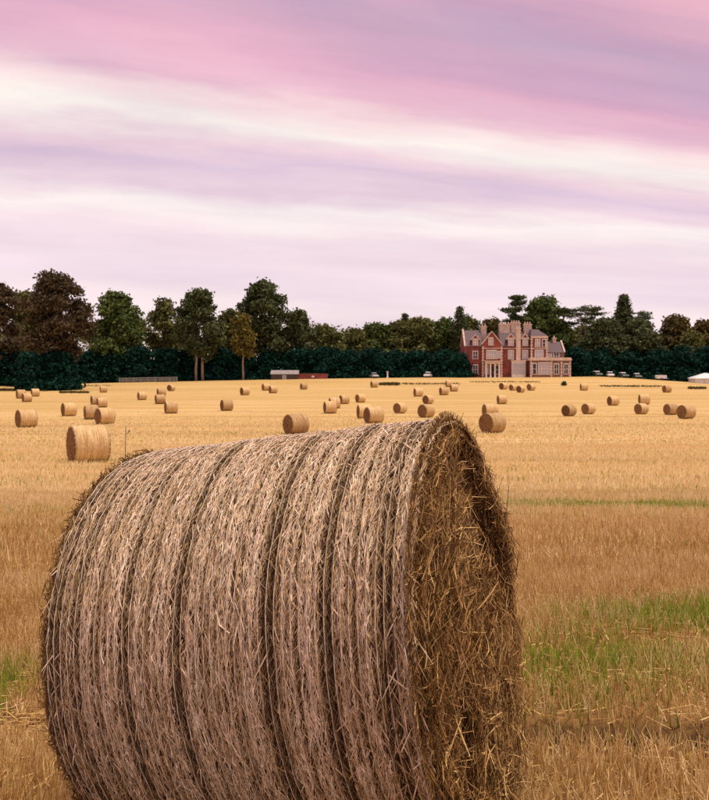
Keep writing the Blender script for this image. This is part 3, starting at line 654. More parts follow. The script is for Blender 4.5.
def tree(name, label, cat, u, vt, y, w_px, kind='broad', leaf='olive', vb=None, low=.25, group=None, dens=1.0, seed=None, lean=0.0, stems=1, bark=None):
    """u,vt: photo position of the top; y: distance; w_px: crown width in photo pixels; low: share of the height left bare"""
    rng = np.random.default_rng(seed if seed is not None else int(u * 13 + vt * 7))
    top = at_depth(u, vt, y); x0 = top.x; z0 = gz(x0, y) - .15; h = top.z - z0; h = h * (rng.uniform(.93, 1.12) if kind == 'bush' and h > 3 else 1); w = w_px * y / F * (1.16 if kind == 'broad' else 1)
    T_ = empty(name, (x0, y, z0)); tag(T_, label, cat, group)
    bk = bark or BARK; tr = MB(); C = []; sig = []; fl = 1.0
    if kind in ('broad', 'bush'):
        zb = h * low; hc = h - zb; lobes = []
        nl = 26 if kind == 'broad' else 9
        lobes.append((0, 0, h - .13 * hc, .20 * w, .12 * hc))
        for i in range(nl):
            t_ = (i + .5) / nl; zz = zb + hc * (.08 + .80 * t_)
            if kind == 'broad': env = max(.12, math.sin((.22 + .74 * t_) * math.pi)) ** .65; q_ = math.sqrt(rng.uniform(.15, 1)) * .76; lr = w * rng.uniform(.12, .20)
            else: env = 1 - .55 * t_ ** 2; q_ = rng.uniform(.35, .68); lr = w * rng.uniform(.17, .27)
            a = i * 2.4 + rng.uniform(-.6, .6); rr = w * .5 * env * q_
            lobes.append((rr * math.cos(a), rr * math.sin(a) * .9, zz + rng.uniform(-.05, .05) * hc, lr, lr * rng.uniform(.6, .9)))
        if kind == 'bush' or low < .03:
            for a in range(7): lobes.append((w * .36 * math.cos(a * .9), w * .30 * math.sin(a * .9), h * .10, w * .2, h * .12))
        for (lx, ly, lz, lr, lh) in lobes:
            k = int(dens * ((8 + 5.5 * lr * lr) if kind == 'broad' else (10 + 5.0 * lr * lr))); d = norm(rng.normal(0, 1, (k, 3))); d[:, 2] = np.abs(d[:, 2]) * np.where(rng.random(k) < .75, 1, -1)
            q = rng.uniform(.55, 1.08, k)[:, None]
            C.append(np.array([lx, ly, lz]) + d * q * np.array([lr, lr, lh]))
        r0 = max(.12, h * .017)
        for s_i in range(stems):
            sx_ = (s_i - (stems - 1) / 2) * w * .14; tx = sx_ * 1.8 + lean * h
            limb(tr, (sx_ * .9, 0, 0), (tx * .6, 0, h * .5), r0, r0 * .6, rng, 5, .015, 8); limb(tr, (tx * .6, 0, h * .5), (tx * .4, 0, h * .88), r0 * .6, r0 * .15, rng, 4, .03)
        for (lx, ly, lz, lr, lh) in lobes[1:]:
            zs = max(h * (low + .08), lz - .22 * h); limb(tr, (lean * zs, 0, zs), (lx, ly, lz), r0 * .35, r0 * .08, rng, 4, .06, 5)
        per, size, sg = (8, .54, .55) if y > 230 else (12, .38, .5)
        if kind == 'bush': per, size, sg = 9, .48, .55
        if h < 3: size, sg = .09, .12
    elif kind == 'cedar':
        r0 = h * .018; limb(tr, (0, 0, 0), (0, 0, h * .97), r0, r0 * .2, rng, 7, .01, 8); nl = 9
        for i in range(nl):
            t_ = i / (nl - 1); zz = h * (low + (1 - low) * t_) - .15; R0 = w * .5 * (1.0 - .70 * t_ ** 1.2) * rng.uniform(.7, 1.15)
            for a in rng.uniform(0, 6.28, 4):
                ln = R0 * rng.uniform(.6, 1.08); e = (ln * math.cos(a), ln * math.sin(a), zz + rng.uniform(-1.1, 1.3) * (1 - .5 * t_))
                limb(tr, (0, 0, zz - .5), e, r0 * .3, r0 * .08, rng, 4, .03, 5)
                k = int(9 * dens * (1 + ln / 4)); f_ = rng.uniform(.25, 1.05, k)[:, None]
                C.append(np.array([0, 0, zz]) + f_ * (np.array(e) - np.array([0, 0, zz])) + rng.normal(0, 1, (k, 3)) * np.array([.5, .5, .12]))
        per, size, sg, fl = 14, .34, .6, .5
    elif kind == 'cone':
        r0 = h * .014; limb(tr, (0, 0, 0), (0, 0, h * .98), r0, r0 * .15, rng, 7, .006, 8); nl = int(max(10, h * 1.1))
        for i in range(nl):
            t_ = i / nl; zz = h * (low + (1 - low) * t_); R0 = w * .5 * min(1, (1 - t_) * 3.2) ** .75 * rng.uniform(.85, 1.06)
            for a in np.arange(6) * 1.047 + rng.uniform(0, 6):
                ln = R0 * rng.uniform(.75, 1.05); e = np.array([ln * math.cos(a), ln * math.sin(a), zz - .12 * ln])
                limb(tr, (0, 0, zz), e, r0 * .22, r0 * .05, rng, 3, .02, 4)
                k = int(4 * dens + ln * 1.4); f_ = rng.uniform(.2, 1.05, k)[:, None]
                C.append(np.array([0, 0, zz]) + f_ * (e - np.array([0, 0, zz])) + rng.normal(0, .18, (k, 3)))
        per, size, sg, fl = 11, .30, .40, .7
    elif kind == 'pine':
        r0 = h * .013
        for s_i in range(stems):
            sx_ = (s_i - (stems - 1) / 2) * 1.6; limb(tr, (sx_, 0, 0), (sx_ * .8 + lean * h, 0, h * .9), r0, r0 * .4, rng, 6, .012, 8)
            for i in range(7):
                a = rng.uniform(0, 6.28); ln = w * .5 * rng.uniform(.45, 1.02); zz = h * rng.uniform(.72, .96); e = np.array([sx_ + ln * math.cos(a), ln * math.sin(a) * .8, zz + ln * .1])
                limb(tr, (sx_ * .8, 0, zz - .9), e, r0 * .35, r0 * .08, rng, 4, .05, 5)
                k = int(10 * dens + ln * 2); f_ = rng.uniform(.4, 1.08, k)[:, None]
                C.append(np.array([sx_, 0, zz]) + f_ * (e - np.array([sx_, 0, zz])) + rng.normal(0, 1, (k, 3)) * np.array([.6, .6, .2]))
        C.append(np.array([0, 0, h - .5]) + rng.normal(0, 1, (14, 3)) * np.array([w * .12, w * .12, .25]))
        per, size, sg, fl = 20, .25, .55, .4
    C = np.concatenate(C)
    C[:, 2] = np.minimum(C[:, 2], h - .1); C[:, 2] = np.maximum(C[:, 2], .5)
    V, Q, tn = leaves(C, np.full(len(C), sg), per, size, rng, fl)
    V[:, 2] = np.maximum(V[:, 2], .02)
    tr.build('trunk', bk, T_, True)
    obj('crown', np_mesh('crown', V, Q, tint=tn), LEAF[leaf], T_)
    return T_
G_L, G_W, G_R, G_S = 'tall trees left of the house', 'wood behind the hedge', 'trees right of the house', 'dark evergreen shrubs along the far edge'
TREES = [
    ('broad_tree', 'brown-topped tree cut off by the left edge of the picture', -2, 281, 240, 44, 'broad', 'copper', .15, G_L, {}),
    ('broad_tree', 'dull green rounded tree behind the left of the copper tree', 26, 290, 262, 42, 'broad', 'olive', .2, G_L, {}),
    ('copper_tree', 'tall copper-brown tree standing forward onto the stubble at left', 57, 273, 212, 60, 'broad', 'copper', .22, G_L, {'dens': 1.7}),
    ('broad_tree', 'fresh green domed tree right of the copper tree', 116, 293, 252, 56, 'broad', 'green', .12, G_L, {}),
    ('broad_tree', 'thin open-crowned tree left of the one with pale bare trunks', 164, 297, 262, 36, 'broad', 'olive', .22, G_L, {'dens': .7}),
    ('broad_tree', 'dark tree with two pale bare trunks reaching the field', 199, 289, 247, 46, 'broad', 'deep', .26, G_L, {'stems': 2, 'bark': PALEBARK, 'dens': 1.2}),
    ('broad_tree', 'narrow dull green tree left of the yellowish tree', 229, 308, 264, 26, 'broad', 'olive', .2, G_L, {'dens': .8}),
    ('slender_tree', 'slender yellow-green tree with a thin pale trunk', 243, 312, 246, 22, 'broad', 'yellow', .33, G_L, {'bark': PALEBARK, 'dens': .6}),
    ('broad_tree', 'tallest dark dense tree left of centre', 263, 279.5, 258, 52, 'broad', 'deep', .08, G_L, {'dens': 1.5}),
    ('broad_tree', 'smaller dark tree at the right foot of the tallest dark tree', 300, 310, 258, 28, 'broad', 'deep', .08, G_L, {'dens': 1.3}),
    ('broad_tree', 'low rounded tree just right of the tall left-hand trees', 327, 326, 262, 40, 'broad', 'olive', .06, G_W, {}),
    ('broad_tree', 'first rounded tree of the wood, lowest of its skyline', 356, 330, 270, 42, 'broad', 'olive', .05, G_W, {}),
    ('broad_tree', 'rounded tree on the rising skyline of the wood', 378, 324, 272, 44, 'broad', 'green', .05, G_W, {}),
    ('broad_tree', 'olive tree below the small spire on the wood skyline', 398, 320, 274, 40, 'broad', 'olive', .05, G_W, {}),
    ('broad_tree', 'highest broad tree of the wood left of the house', 420, 316.5, 276, 46, 'broad', 'olive', .05, G_W, {}),
    ('broad_tree', 'flat-crowned green tree of the wood near the house', 444, 318, 274, 40, 'broad', 'green', .05, G_W, {}),
    ('broad_tree', 'green tree whose crown meets the left gable of the house', 468, 317, 276, 38, 'broad', 'olive', .05, G_W, {}),
    ('broad_tree', 'brownish tree showing above the slate roof at left', 492, 318, 278, 36, 'broad', 'brown', .05, G_W, {}),
    ('conifer', 'small dark spire poking above the wood left of the house', 405, 313, 285, 9, 'cone', 'deep', .1, G_W, {}),
    ('conifer', 'ragged narrow conifer standing above the wood beside the house', 460, 305.5, 268, 15, 'cone', 'deep', .2, G_W, {'dens': .5}),
    ('cedar_tree', 'layered dark cedar rising behind the house chimneys', 515, 296.5, 268, 42, 'cedar', 'deep', .35, G_R, {'dens': 1.6}),
    ('broad_tree', 'large green tree rising right behind the house', 545, 295.5, 270, 48, 'broad', 'green', .08, G_R, {'dens': 1.4}),
    ('broad_tree', 'green tree filling in behind the right wing of the house', 560, 322, 276, 44, 'broad', 'olive', .05, G_R, {'dens': 1.2}),
    ('pine_tree', 'flat-topped pine with two bare trunks right of the house', 583, 306, 268, 44, 'pine', 'deep', .5, G_R, {'stems': 2, 'bark': PALEBARK}),
    ('broad_tree', 'dull tree behind the bare pine trunks', 588, 325, 282, 40, 'broad', 'olive', .05, G_R, {}),
    ('conifer', 'neat dark conical conifer above the evergreen mass at right', 624, 294, 270, 23, 'cone', 'deep', .12, G_R, {'dens': 2.2}),
    ('broad_tree', 'dense dark evergreen below the conical conifer, its left half', 606, 319, 258, 48, 'broad', 'deep', .04, G_R, {'dens': 1.7}),
    ('broad_tree', 'dense dark evergreen below the conical conifer, its right half', 640, 320, 258, 50, 'broad', 'deep', .04, G_R, {'dens': 1.7}),
    ('pine_tree', 'small flat-topped pine just right of the conical conifer', 644, 311.5, 276, 20, 'pine', 'deep', .5, G_R, {}),
    ('broad_tree', 'rust-tinged broad tree in the right-hand wood', 676, 314.5, 266, 46, 'broad', 'brown', .06, G_R, {'dens': 1.2}),
    ('broad_tree', 'brownish tree cut off by the right edge of the picture', 706, 320, 266, 40, 'broad', 'brown', .06, G_R, {'dens': 1.1}),
    ('broad_tree', 'dull green tree between the rust-tinged tree and the right edge', 692, 332, 258, 34, 'broad', 'olive', .06, G_R, {}),
]
for nm, lb, u, vt, y, wp, kd, lf, low, gr, kw in TREES: tree(nm, lb, 'tree', u, vt, y, wp, kd, lf, None, low, gr, **kw)
SHRUBS = [  # dark laurels and yews under the trees
    (50, 353, 209, 50, 'forward on the stubble at the foot of the copper tree'),
    (2, 352, 240, 34, 'at the left edge of the picture'), (30, 351, 236, 34, 'left of the copper tree foot'), (88, 352, 246, 32, 'right of the copper tree foot'), (112, 353, 247, 30, 'under the fresh green domed tree'),
    (138, 352, 248, 32, 'above the left end of the pale paddock fence'), (164, 353, 248, 30, 'above the right end of the pale paddock fence'), (190, 352, 252, 32, 'behind the pale bare trunks'), (218, 352, 252, 32, 'right of the pale bare trunks'),
    (244, 352, 252, 30, 'behind the slender yellowish tree'), (268, 353, 253, 30, 'behind the low grey shed'), (296, 352, 253, 32, 'behind the red wall, left end'), (322, 353, 252, 32, 'behind the red wall, right end'),
    (346, 351, 250, 30, 'first in the clear hedge stretch right of the red wall'), (370, 352, 250, 30, 'behind the grey car by the hedge'), (394, 351, 250, 30, 'right of the pale stone pillar'), (418, 352, 250, 30, 'left of the white car by the hedge'),
    (441, 352, 250, 30, 'right of the white car by the hedge'), (459, 355, 246, 24, 'touching the left corner of the house'),
    (576, 352, 250, 28, 'touching the right corner of the house'), (600, 352, 252, 34, 'behind the leftmost white-roofed cars'), (628, 353, 252, 34, 'behind the rightmost white-roofed cars'), (656, 352, 250, 34, 'behind the low white trailer'),
    (682, 351, 248, 32, 'left of the white tent'), (706, 352, 250, 34, 'behind the white tent')]
for i, (u, vt, y, wp, where) in enumerate(SHRUBS):
    tree('evergreen_shrub', 'dark blue-green evergreen shrub ' + where, 'shrub', u, vt, y, wp * 1.12, 'bush', 'teal', None, .02, G_S, dens=1.7, seed=900 + i)
# woodland far behind, one mass
rw = np.random.default_rng(77); C = []
for i in range(2200):
    y = rw.uniform(292, 330); x = rw.uniform(-150, 150); hmax = 14.5 + (3.5 if x < -12 else 0) + 5 * fbm(np.array([x * .06]), np.array([2.0]), 44, 3)[0]
    C.append((x, y, gz(x, y) + hmax * rw.random() ** .5))
V, Q, tn = leaves(np.array(C), np.full(len(C), 1.3), 24, .5, rw)
o = obj('distant_wood', np_mesh('distant_wood', V, Q, tint=tn), LEAF['olive']); tag(o, 'far olive woodland seen through gaps between the trees', 'woodland', kind='stuff')

# ------------------------------------------------------------------ the other bales
def bale_mat(name, end):
    m, t, b = new_mat(name); g = N(t, 'ShaderNodeTexCoord')
    mp = N(t, 'ShaderNodeMapping'); mp.inputs['Scale'].default_value = (1, 1, 1) if end else (9, .6, .6); t.links.new(g.outputs['Object'], mp.inputs[0])
    oi = N(t, 'ShaderNodeObjectInfo')
    n = N(t, 'ShaderNodeTexNoise', noise_dimensions='4D', inp={'Scale': 7.0 if end else 2.2, 'Detail': 4.0, 'Roughness': .65}); t.links.new(mp.outputs[0], n.inputs['Vector'])
    t.links.new(M(t, 'MULTIPLY', oi.outputs['Random'], 40.0), n.inputs['W'])
    f2 = N(t, 'ShaderNodeTexNoise', inp={'Scale': 28.0, 'Detail': 3.0}); t.links.new(g.outputs['Object'], f2.inputs['Vector'])
    st = [(0.3, (0.13, 0.065, 0.026)), (0.6, (0.26, 0.145, 0.06)), (0.8, (0.36, 0.22, 0.10))] if end else [(0.32, (0.40, 0.25, 0.10)), (0.5, (0.66, 0.46, 0.22)), (0.66, (0.84, 0.65, 0.38))]
    c = mixc(t, 1.0, ramp(t, n.outputs['Fac'], st).outputs[0], ramp(t, f2.outputs['Fac'], [(0.3, (0.72, 0.72, 0.72)), (0.7, (1.2, 1.2, 1.2))]).outputs[0], 'MULTIPLY')
    c = mixc(t, 1.0, c, ramp(t, oi.outputs['Random'], [(0.0, (.74, .70, .66)), (.5, (1, 1, 1)), (1.0, (1.12, 1.1, 1.02))]).outputs[0], 'MULTIPLY')
    t.links.new(c, b.inputs['Base Color']); b.inputs['Roughness'].default_value = .8; b.inputs['Specular IOR Level'].default_value = .15
    bp = N(t, 'ShaderNodeBump', inp={'Strength': .8, 'Distance': .03}); t.links.new(f2.outputs['Fac'], bp.inputs['Height']); t.links.new(bp.outputs[0], b.inputs['Normal'])
    return m
MAT['far_side'] = bale_mat('far_bale_side', False); MAT['far_end'] = bale_mat('far_bale_end', True)
def make_bale_meshes(seed, fuzzy):
    R0, L0 = .70, 1.24; rng = np.random.default_rng(seed)
    nx_, na = (60, 72) if fuzzy else (22, 40)
    s, th = np.meshgrid(np.linspace(0, 1, nx_), np.linspace(0, 2 * math.pi, na, endpoint=False), indexing='ij')
    e = np.minimum(s, 1 - s) * L0
    r = R0 + .03 * (fbm(s * 9 + seed, th * .8, seed, 2) - .5) + .03 * (fbm(s * 4, np.abs(th - math.pi) * 1.2, seed + 5, 2) - .5) - .05 * np.exp(-e / .03)
    flat = -.05 * np.exp(-((th - math.pi) / .5) ** 2); r = r + flat
    V = np.stack([(s - .5) * L0, r * np.sin(th), R0 + r * np.cos(th)], -1)
    side = np_mesh('straw_roll', V, grid_faces(nx_, na, True)); side.materials.append(MAT['far_side']); side.polygons.foreach_set('use_smooth', np.ones(len(side.polygons), bool))
    ends = []
    for sg in (-1, 1):
        nr = 22 if fuzzy else 9
        rr, aa = np.meshgrid(np.linspace(.01, .965, nr), np.linspace(0, 2 * math.pi, na, endpoint=False), indexing='ij')
        x = sg * (L0 / 2 - .004 + .04 * (1 - rr ** 3) + .022 * np.sin(rr * 30 + aa) + .04 * (fbm(rr * 6, aa * 2, seed + 9, 2) - .5) * (1 - rr ** 6))
        e_ = np_mesh('end_face', np.stack([x, R0 * .97 * rr * np.sin(aa), R0 - .012 + R0 * .97 * rr * np.cos(aa)], -1), grid_faces(nr, na, True)); e_.materials.append(MAT['far_end']); e_.polygons.foreach_set('use_smooth', np.ones(len(e_.polygons), bool)); ends.append(e_)
    fz = None
    if fuzzy:
        n = 1800; s = np.where(rng.random(n) < .5, rng.random(n), np.where(rng.random(n) < .5, .01, .99)); th = rng.uniform(0, 2 * math.pi, n); tt = np.linspace(0, 1, 3); l = rng.uniform(.05, .16, n)
        rd = np.stack([0 * th, np.sin(th), np.cos(th)], -1); tg = np.stack([0 * th, np.cos(th), -np.sin(th)], -1)
        c0 = np.stack([(s - .5) * L0, (R0 - .01) * np.sin(th), R0 + (R0 - .01) * np.cos(th)], -1); c0[:, 2] = np.maximum(c0[:, 2], .03)
        d = norm(tg * rng.choice([-1, 1], n)[:, None] + rd * rng.uniform(.05, .3, n)[:, None] + np.array([1., 0, 0]) * rng.normal(0, .35, (n, 1)))
        P = c0[:, None] + d[:, None] * (tt[None, :, None] * l[:, None, None]) - rd[:, None] * ((tt ** 2)[None, :, None] * l[:, None, None] * .3)
        V, Q = strips(P, np.repeat((norm(np.cross(d, rd)) * rng.uniform(.002, .005, n)[:, None])[:, None], 3, 1))
        fz = np_mesh('loose_straw', V, Q, tint=np.repeat(np.clip(rng.normal(.62, .16, n), 0, 1), 6)); fz.materials.append(MAT['wrap_straw'])
    return side, ends, fz
BIG = [make_bale_meshes(k, True) for k in (3, 8)]; SMALL = [make_bale_meshes(k, False) for k in (11, 17, 23, 31)]
BALES = [  # left, right, top and base in photo pixels
    (12.2, 34.9, 409.6, 428.2, 'large round bale nearest the left edge of the field'),
    (59, 75, 403, 416.7, 'lone bale between the left-edge bale and the overlapping pair'),
    (83, 96, 405.5, 420, 'bale half hidden behind the larger one above the striped bale'),
    (92.4, 113.4, 408, 424.8, 'larger front bale of the overlapping pair above the striped bale'),
    (89.5, 99, 395.4, 405, 'rear bale of the small touching pair farther up the left field'),
    (95, 106, 398, 408, 'front bale of the small touching pair farther up the left field'),
    (61, 106, 425, 464, 'striped netted bale behind the left shoulder of the huge one'),
    (15, 24, 390, 399, 'rear left bale of three clustered at the far left below the shrubs'),
    (20, 30.5, 393.7, 402.5, 'front bale of three clustered at the far left below the shrubs'),
    (30, 37.5, 389, 397, 'rightmost bale of three clustered at the far left below the shrubs'),
    (99, 106, 386, 393, 'tiny bale near the trees right of the copper tree'),
    (136, 146, 392, 400.5, 'small bale below the left end of the pale paddock fence'),
    (156, 165, 388.6, 397, 'topmost bale of the upright row of three left of the bare trunks'),
    (154, 164, 394.7, 404.5, 'middle bale of the upright row of three left of the bare trunks'),
    (162.5, 177, 401.5, 414, 'lowest and largest bale of the upright row of three left of the bare trunks'),
    (166, 175, 385, 391.5, 'tiny dim bale just below the right end of the paddock fence'),
    (219, 232.6, 399.8, 411.3, 'lone bale in mid field below the narrow dull green tree'),
    (239, 249.5, 387.6, 395.7, 'small bale below the slender yellowish tree'),
    (261, 270, 384, 391, 'rear bale of the tiny pair below the low grey shed'),
    (268, 277.5, 386, 393.7, 'front bale of the tiny pair below the low grey shed'),
    (299.5, 307.5, 383.5, 390, 'tiny bale below the red wall'),
    (281.6, 309, 414, 435, 'large bale just above the middle of the huge bale, dark left end'),
    (322.6, 337, 401.5, 414, 'front bale of the close pair left of centre'),
    (329, 339.5, 397.8, 409, 'bale peeping out behind the front one of the close pair'),
    (338.5, 349.7, 395.4, 404.5, 'small bale just right of the close pair left of centre'),
    (354.7, 366, 394.4, 403, 'small bale above the overlapping centre pair'),
    (358.5, 370, 404.6, 419, 'bale mostly hidden behind the large centre bale'),
    (362.5, 385, 405.5, 423.8, 'large centre bale with one hidden behind its left end'),
    (392.6, 408, 403, 414, 'bale between the large centre bale and the one above the straw end'),
    (417, 436, 404.5, 418.2, 'bale directly above the shaggy end of the huge bale'),
    (413, 424, 388, 397, 'upper small bale of the diagonal pair above the shaggy end'),
    (422, 435, 395.4, 404.5, 'lower small bale of the diagonal pair above the shaggy end'),
    (439, 449.5, 387, 395.7, 'left lower bale of three clustered left of the house'),
    (445, 453.5, 379.8, 387.5, 'topmost bale of three clustered left of the house'),
    (450, 458.6, 384, 392, 'right bale of three clustered left of the house'),
    (370, 378.4, 381, 388, 'tiny bale far off at the left end of a dark grass strip'),
    (479, 508, 413, 433.6, 'large bale right beside the shaggy end of the huge bale'),
    (482, 499.5, 404, 418, 'bale peeping over the large one beside the shaggy end'),
    (497, 508, 395.4, 404.5, 'lone small bale below the left part of the house'),
    (499, 509, 383, 390, 'leftmost of the row of four bales before the house'),
    (508.6, 518, 384.6, 391, 'second from left in the row of four bales before the house'),
    (516, 526.5, 386, 393, 'third from left, lowest in the row of four bales before the house'),
    (526.5, 537, 384, 391, 'rightmost of the row of four bales before the house'),
    (580, 589.5, 382.5, 391, 'small bale below the bare pine trunks'),
    (562, 578.4, 405, 416.7, 'left bale of the pair standing side by side in the right field'),
    (582, 597.6, 404, 414.7, 'right bale of the pair standing side by side in the right field'),
    (608, 620.7, 396.4, 406, 'lone bale below the white-roofed cars'),
    (639, 652, 393, 405, 'upper bale of the stacked-looking pair in the right field'),
    (635, 651, 404, 414.7, 'lower bale of the stacked-looking pair in the right field'),
    (663, 673, 385.6, 393, 'small bale below the low white trailer'),
    (665, 680.6, 404, 415.5, 'left rear bale of the overlapping pair near the right edge'),
    (678, 699, 405, 419.4, 'right front bale of the overlapping pair near the right edge'),
]
rb = np.random.default_rng(3); BALE_Y = []
for i, (x0, x1, v0, v1, lb) in enumerate(BALES):
    p = on_ground((x0 + x1) / 2, v1 - .4); hpx = v1 - v0; D = hpx * p.y / F
    sc_ = float(np.clip(D / 1.4, .92, 1.10)); BALE_Y.append((i, round(p.y), round(D, 2)))
    ratio = (x1 - x0) / hpx * .97; best = min(range(8, 52), key=lambda a: abs(1.24 / 1.4 * math.cos(R_(a)) + math.sin(R_(a)) - ratio))
    psi = R_(max(12, best) + rb.uniform(-3, 3)); sight = math.atan2(p.x, p.y)
    o = empty('hay_bale', (p.x, p.y + .6, gz(p.x, p.y + .6) - .03), psi - sight); o.scale = (sc_,) * 3
    tag(o, lb, 'hay bale', 'round bales on the field')
    sl = math.atan2(gz(p.x + .6, p.y + .6) - gz(p.x - .6, p.y + .6), 1.2); o.rotation_euler = (rb.normal(0, .02), -sl * .7, psi - sight)
    side, ends, fz = BIG[i % 2] if hpx > 16.5 else SMALL[i % 4]
    link(bpy.data.objects.new('straw_roll', side), o)
    for e_ in ends: link(bpy.data.objects.new('end_face', e_), o)
    if fz: tag(link(bpy.data.objects.new('loose_straw', fz), o), kind='stuff')

# ------------------------------------------------------------------ odds and ends along the far edge
MAT['grey_wood'] = noise_mat('grey_wood', (0.26, 0.27, 0.26), (0.46, 0.46, 0.44), 3, .8)
MAT['tin'] = noise_mat('grey_tin', (0.24, 0.22, 0.21), (0.38, 0.34, 0.32), 1.2, .6)
MAT['dark_board'] = noise_mat('dark_board', (0.05, 0.04, 0.035), (0.10, 0.08, 0.065), 2, .8)
MAT['white'] = noise_mat('white_cover', (0.66, 0.65, 0.64), (0.82, 0.81, 0.80), 1.5, .6)
MAT['rubber'] = noise_mat('rubber', (0.02, 0.02, 0.02), (0.035, 0.035, 0.035), 8, .8)
def paint(name, c):
    m, t, b = new_mat(name); b.inputs['Base Color'].default_value = (*c, 1); b.inputs['Roughness'].default_value = .3; b.inputs['Coat Weight'].default_value = .4; return m
MAT['car_white'] = paint('white_car_paint', (.75, .74, .73)); MAT['car_grey'] = paint('grey_car_paint', (.30, .32, .33)); MAT['car_green'] = paint('dark_green_car_paint', (.02, .06, .05))
# paddock fence
f0 = on_ground(119, 382.6); f1 = on_ground(177, 382.2); f0.y = f1.y = 240; f0.x = at_depth(119, 380, 240).x; f1.x = at_depth(177, 380, 240).x
FEN = empty('paddock_fence', (f0.x, 240, gz(f0.x, 240))); tag(FEN, 'pale grey post and rail fence below the left-hand trees', 'fence')
for i in range(9):
    x = (f1.x - f0.x) * i / 8; zz = gz(f0.x + x, 240) - FEN.location.z
    MB().box(x - .06, x + .06, -.05, .05, zz - .1, zz + 1.35).build('post', MAT['grey_wood'], FEN)
    if i < 8:
        x2 = (f1.x - f0.x) * (i + 1) / 8; z2 = gz(f0.x + x2, 240) - FEN.location.z
        for hgt in (.35, .75, 1.15):
            MB().add([(x - .02, -.09, zz + hgt), (x2 + .02, -.09, z2 + hgt), (x2 + .02, -.055, z2 + hgt), (x - .02, -.055, zz + hgt), (x - .02, -.09, zz + hgt + .16), (x2 + .02, -.09, z2 + hgt + .16), (x2 + .02, -.055, z2 + hgt + .16), (x - .02, -.055, zz + hgt + .16)],
                     [(0, 3, 2, 1), (4, 5, 6, 7), (0, 1, 5, 4), (1, 2, 6, 5), (2, 3, 7, 6), (3, 0, 4, 7)]).build('rail', MAT['grey_wood'], FEN)
# low shed
p = at_depth(284.5, 379, 242); SH = empty('shed', (p.x, 242, gz(p.x, 242) - .1)); tag(SH, 'low dark shed with a shallow grey roof left of the red wall', 'shed')
MB().box(-3.6, 3.6, 0, 4, 0, 1.5).build('wall', MAT['dark_board'], SH)
MB().prismx([(-.3, 1.45), (2, 2.45), (4.3, 1.45), (4.3, 1.6), (2, 2.62), (-.3, 1.6)], -3.8, 3.8).build('roof', MAT['tin'], SH)
MB().box(-.6, .5, -.06, -.002, 0, 1.35).build('door', MAT['grey_wood'], SH)
# red wall with a small white panel
p = at_depth(313, 379, 243); RW = empty('brick_wall', (p.x, 243, gz(p.x, 243) - .1)); tag(RW, 'low red brick wall right of the grey-roofed shed', 'wall')
MB().box(-3.7, 3.7, 0, .35, 0, 1.45).build('brickwork', MAT['brick'], RW); MB().box(-3.8, 3.8, -.06, .41, 1.45, 1.55).build('coping', MAT['wing_stone'], RW)
for x in (-3.7, 0.9, 3.7): MB().box(x - .25, x + .25, -.1, .45, 0, 1.449).build('pier', MAT['brick'], RW)
MB().box(-.35, .35, -.05, -.003, .55, .95).build('panel', MAT['white'], RW)
# cars
def car(u, y, rz, mat, roofmat, label, v=377):
    p = at_depth(u, v, y); z = gz(p.x, y); o = empty('parked_car', (p.x, y, z), rz); tag(o, label, 'car', 'cars parked along the far edge')
    prof = [(-2.0, .35), (-2.05, .62), (-1.9, .82), (-1.0, .93), (1.55, .95), (2.0, .88), (2.05, .55), (1.98, .35)]
    b_ = MB(); n = len(prof); sec = []
    for x, k in ((-.86, .93), (-.80, 1.0), (.80, 1.0), (.86, .93)): sec.append([(x, a, .62 + (c - .62) * k) for a, c in prof])
    V = [q for s_ in sec for q in s_]; Fq = [tuple(range(n - 1, -1, -1)), tuple(range(3 * n, 4 * n))]
    for i in range(3):
        for j in range(n): Fq.append((i * n + j, i * n + (j + 1) % n, (i + 1) * n + (j + 1) % n, (i + 1) * n + j))
    b_.add(V, Fq).build('body', MAT[mat], o)
    MB().add([(-.76, -.95, .92), (.76, -.95, .92), (.76, 1.5, .94), (-.76, 1.5, .94), (-.62, -.25, 1.38), (.62, -.25, 1.38), (.62, 1.05, 1.38), (-.62, 1.05, 1.38)],
             [(4, 5, 6, 7), (0, 1, 5, 4), (1, 2, 6, 5), (2, 3, 7, 6), (3, 0, 4, 7)]).build('window_glass', MAT['dark_glass'], o)
    MB().add([(-.68, -.42, 1.375), (.68, -.42, 1.375), (.68, 1.2, 1.375), (-.68, 1.2, 1.375), (-.56, -.2, 1.52), (.56, -.2, 1.52), (.56, 1.0, 1.52), (-.56, 1.0, 1.52)],
             [(0, 3, 2, 1), (4, 5, 6, 7), (0, 1, 5, 4), (1, 2, 6, 5), (2, 3, 7, 6), (3, 0, 4, 7)]).build('roof', MAT[roofmat], o)
    for sx_ in (-1, 1):
        for wy in (-1.25, 1.25):
            w_ = MB().tube([(sx_ * .68, wy, .32), (sx_ * .88, wy, .32)], [.32, .32], 14).build('wheel', MAT['rubber'], o); MB().tube([(sx_ * .87, wy, .32), (sx_ * .895, wy, .32)], [.19, .17], 10).build('rim', MAT['tin'], w_)
        MB().box(sx_ * .62 - .15, sx_ * .62 + .15, -2.07, -2.0, .62, .76).build('headlight', MAT['frame'], o)
car(597, 245.5, .1, 'car_green', 'car_white', 'leftmost of four white-roofed cars right of the house')
car(610, 245.5, -.1, 'car_white', 'car_white', 'second of four white-roofed cars right of the house')
car(623, 245, .15, 'car_green', 'car_white', 'third of four white-roofed cars right of the house')
car(637, 244.5, -.05, 'car_green', 'car_white', 'rightmost of four white-roofed cars right of the house')
car(374, 244.5, .2, 'car_grey', 'car_grey', 'grey car parked before the hedge left of centre')
car(428, 244.5, -.25, 'car_white', 'car_white', 'white car parked before the hedge left of the house')
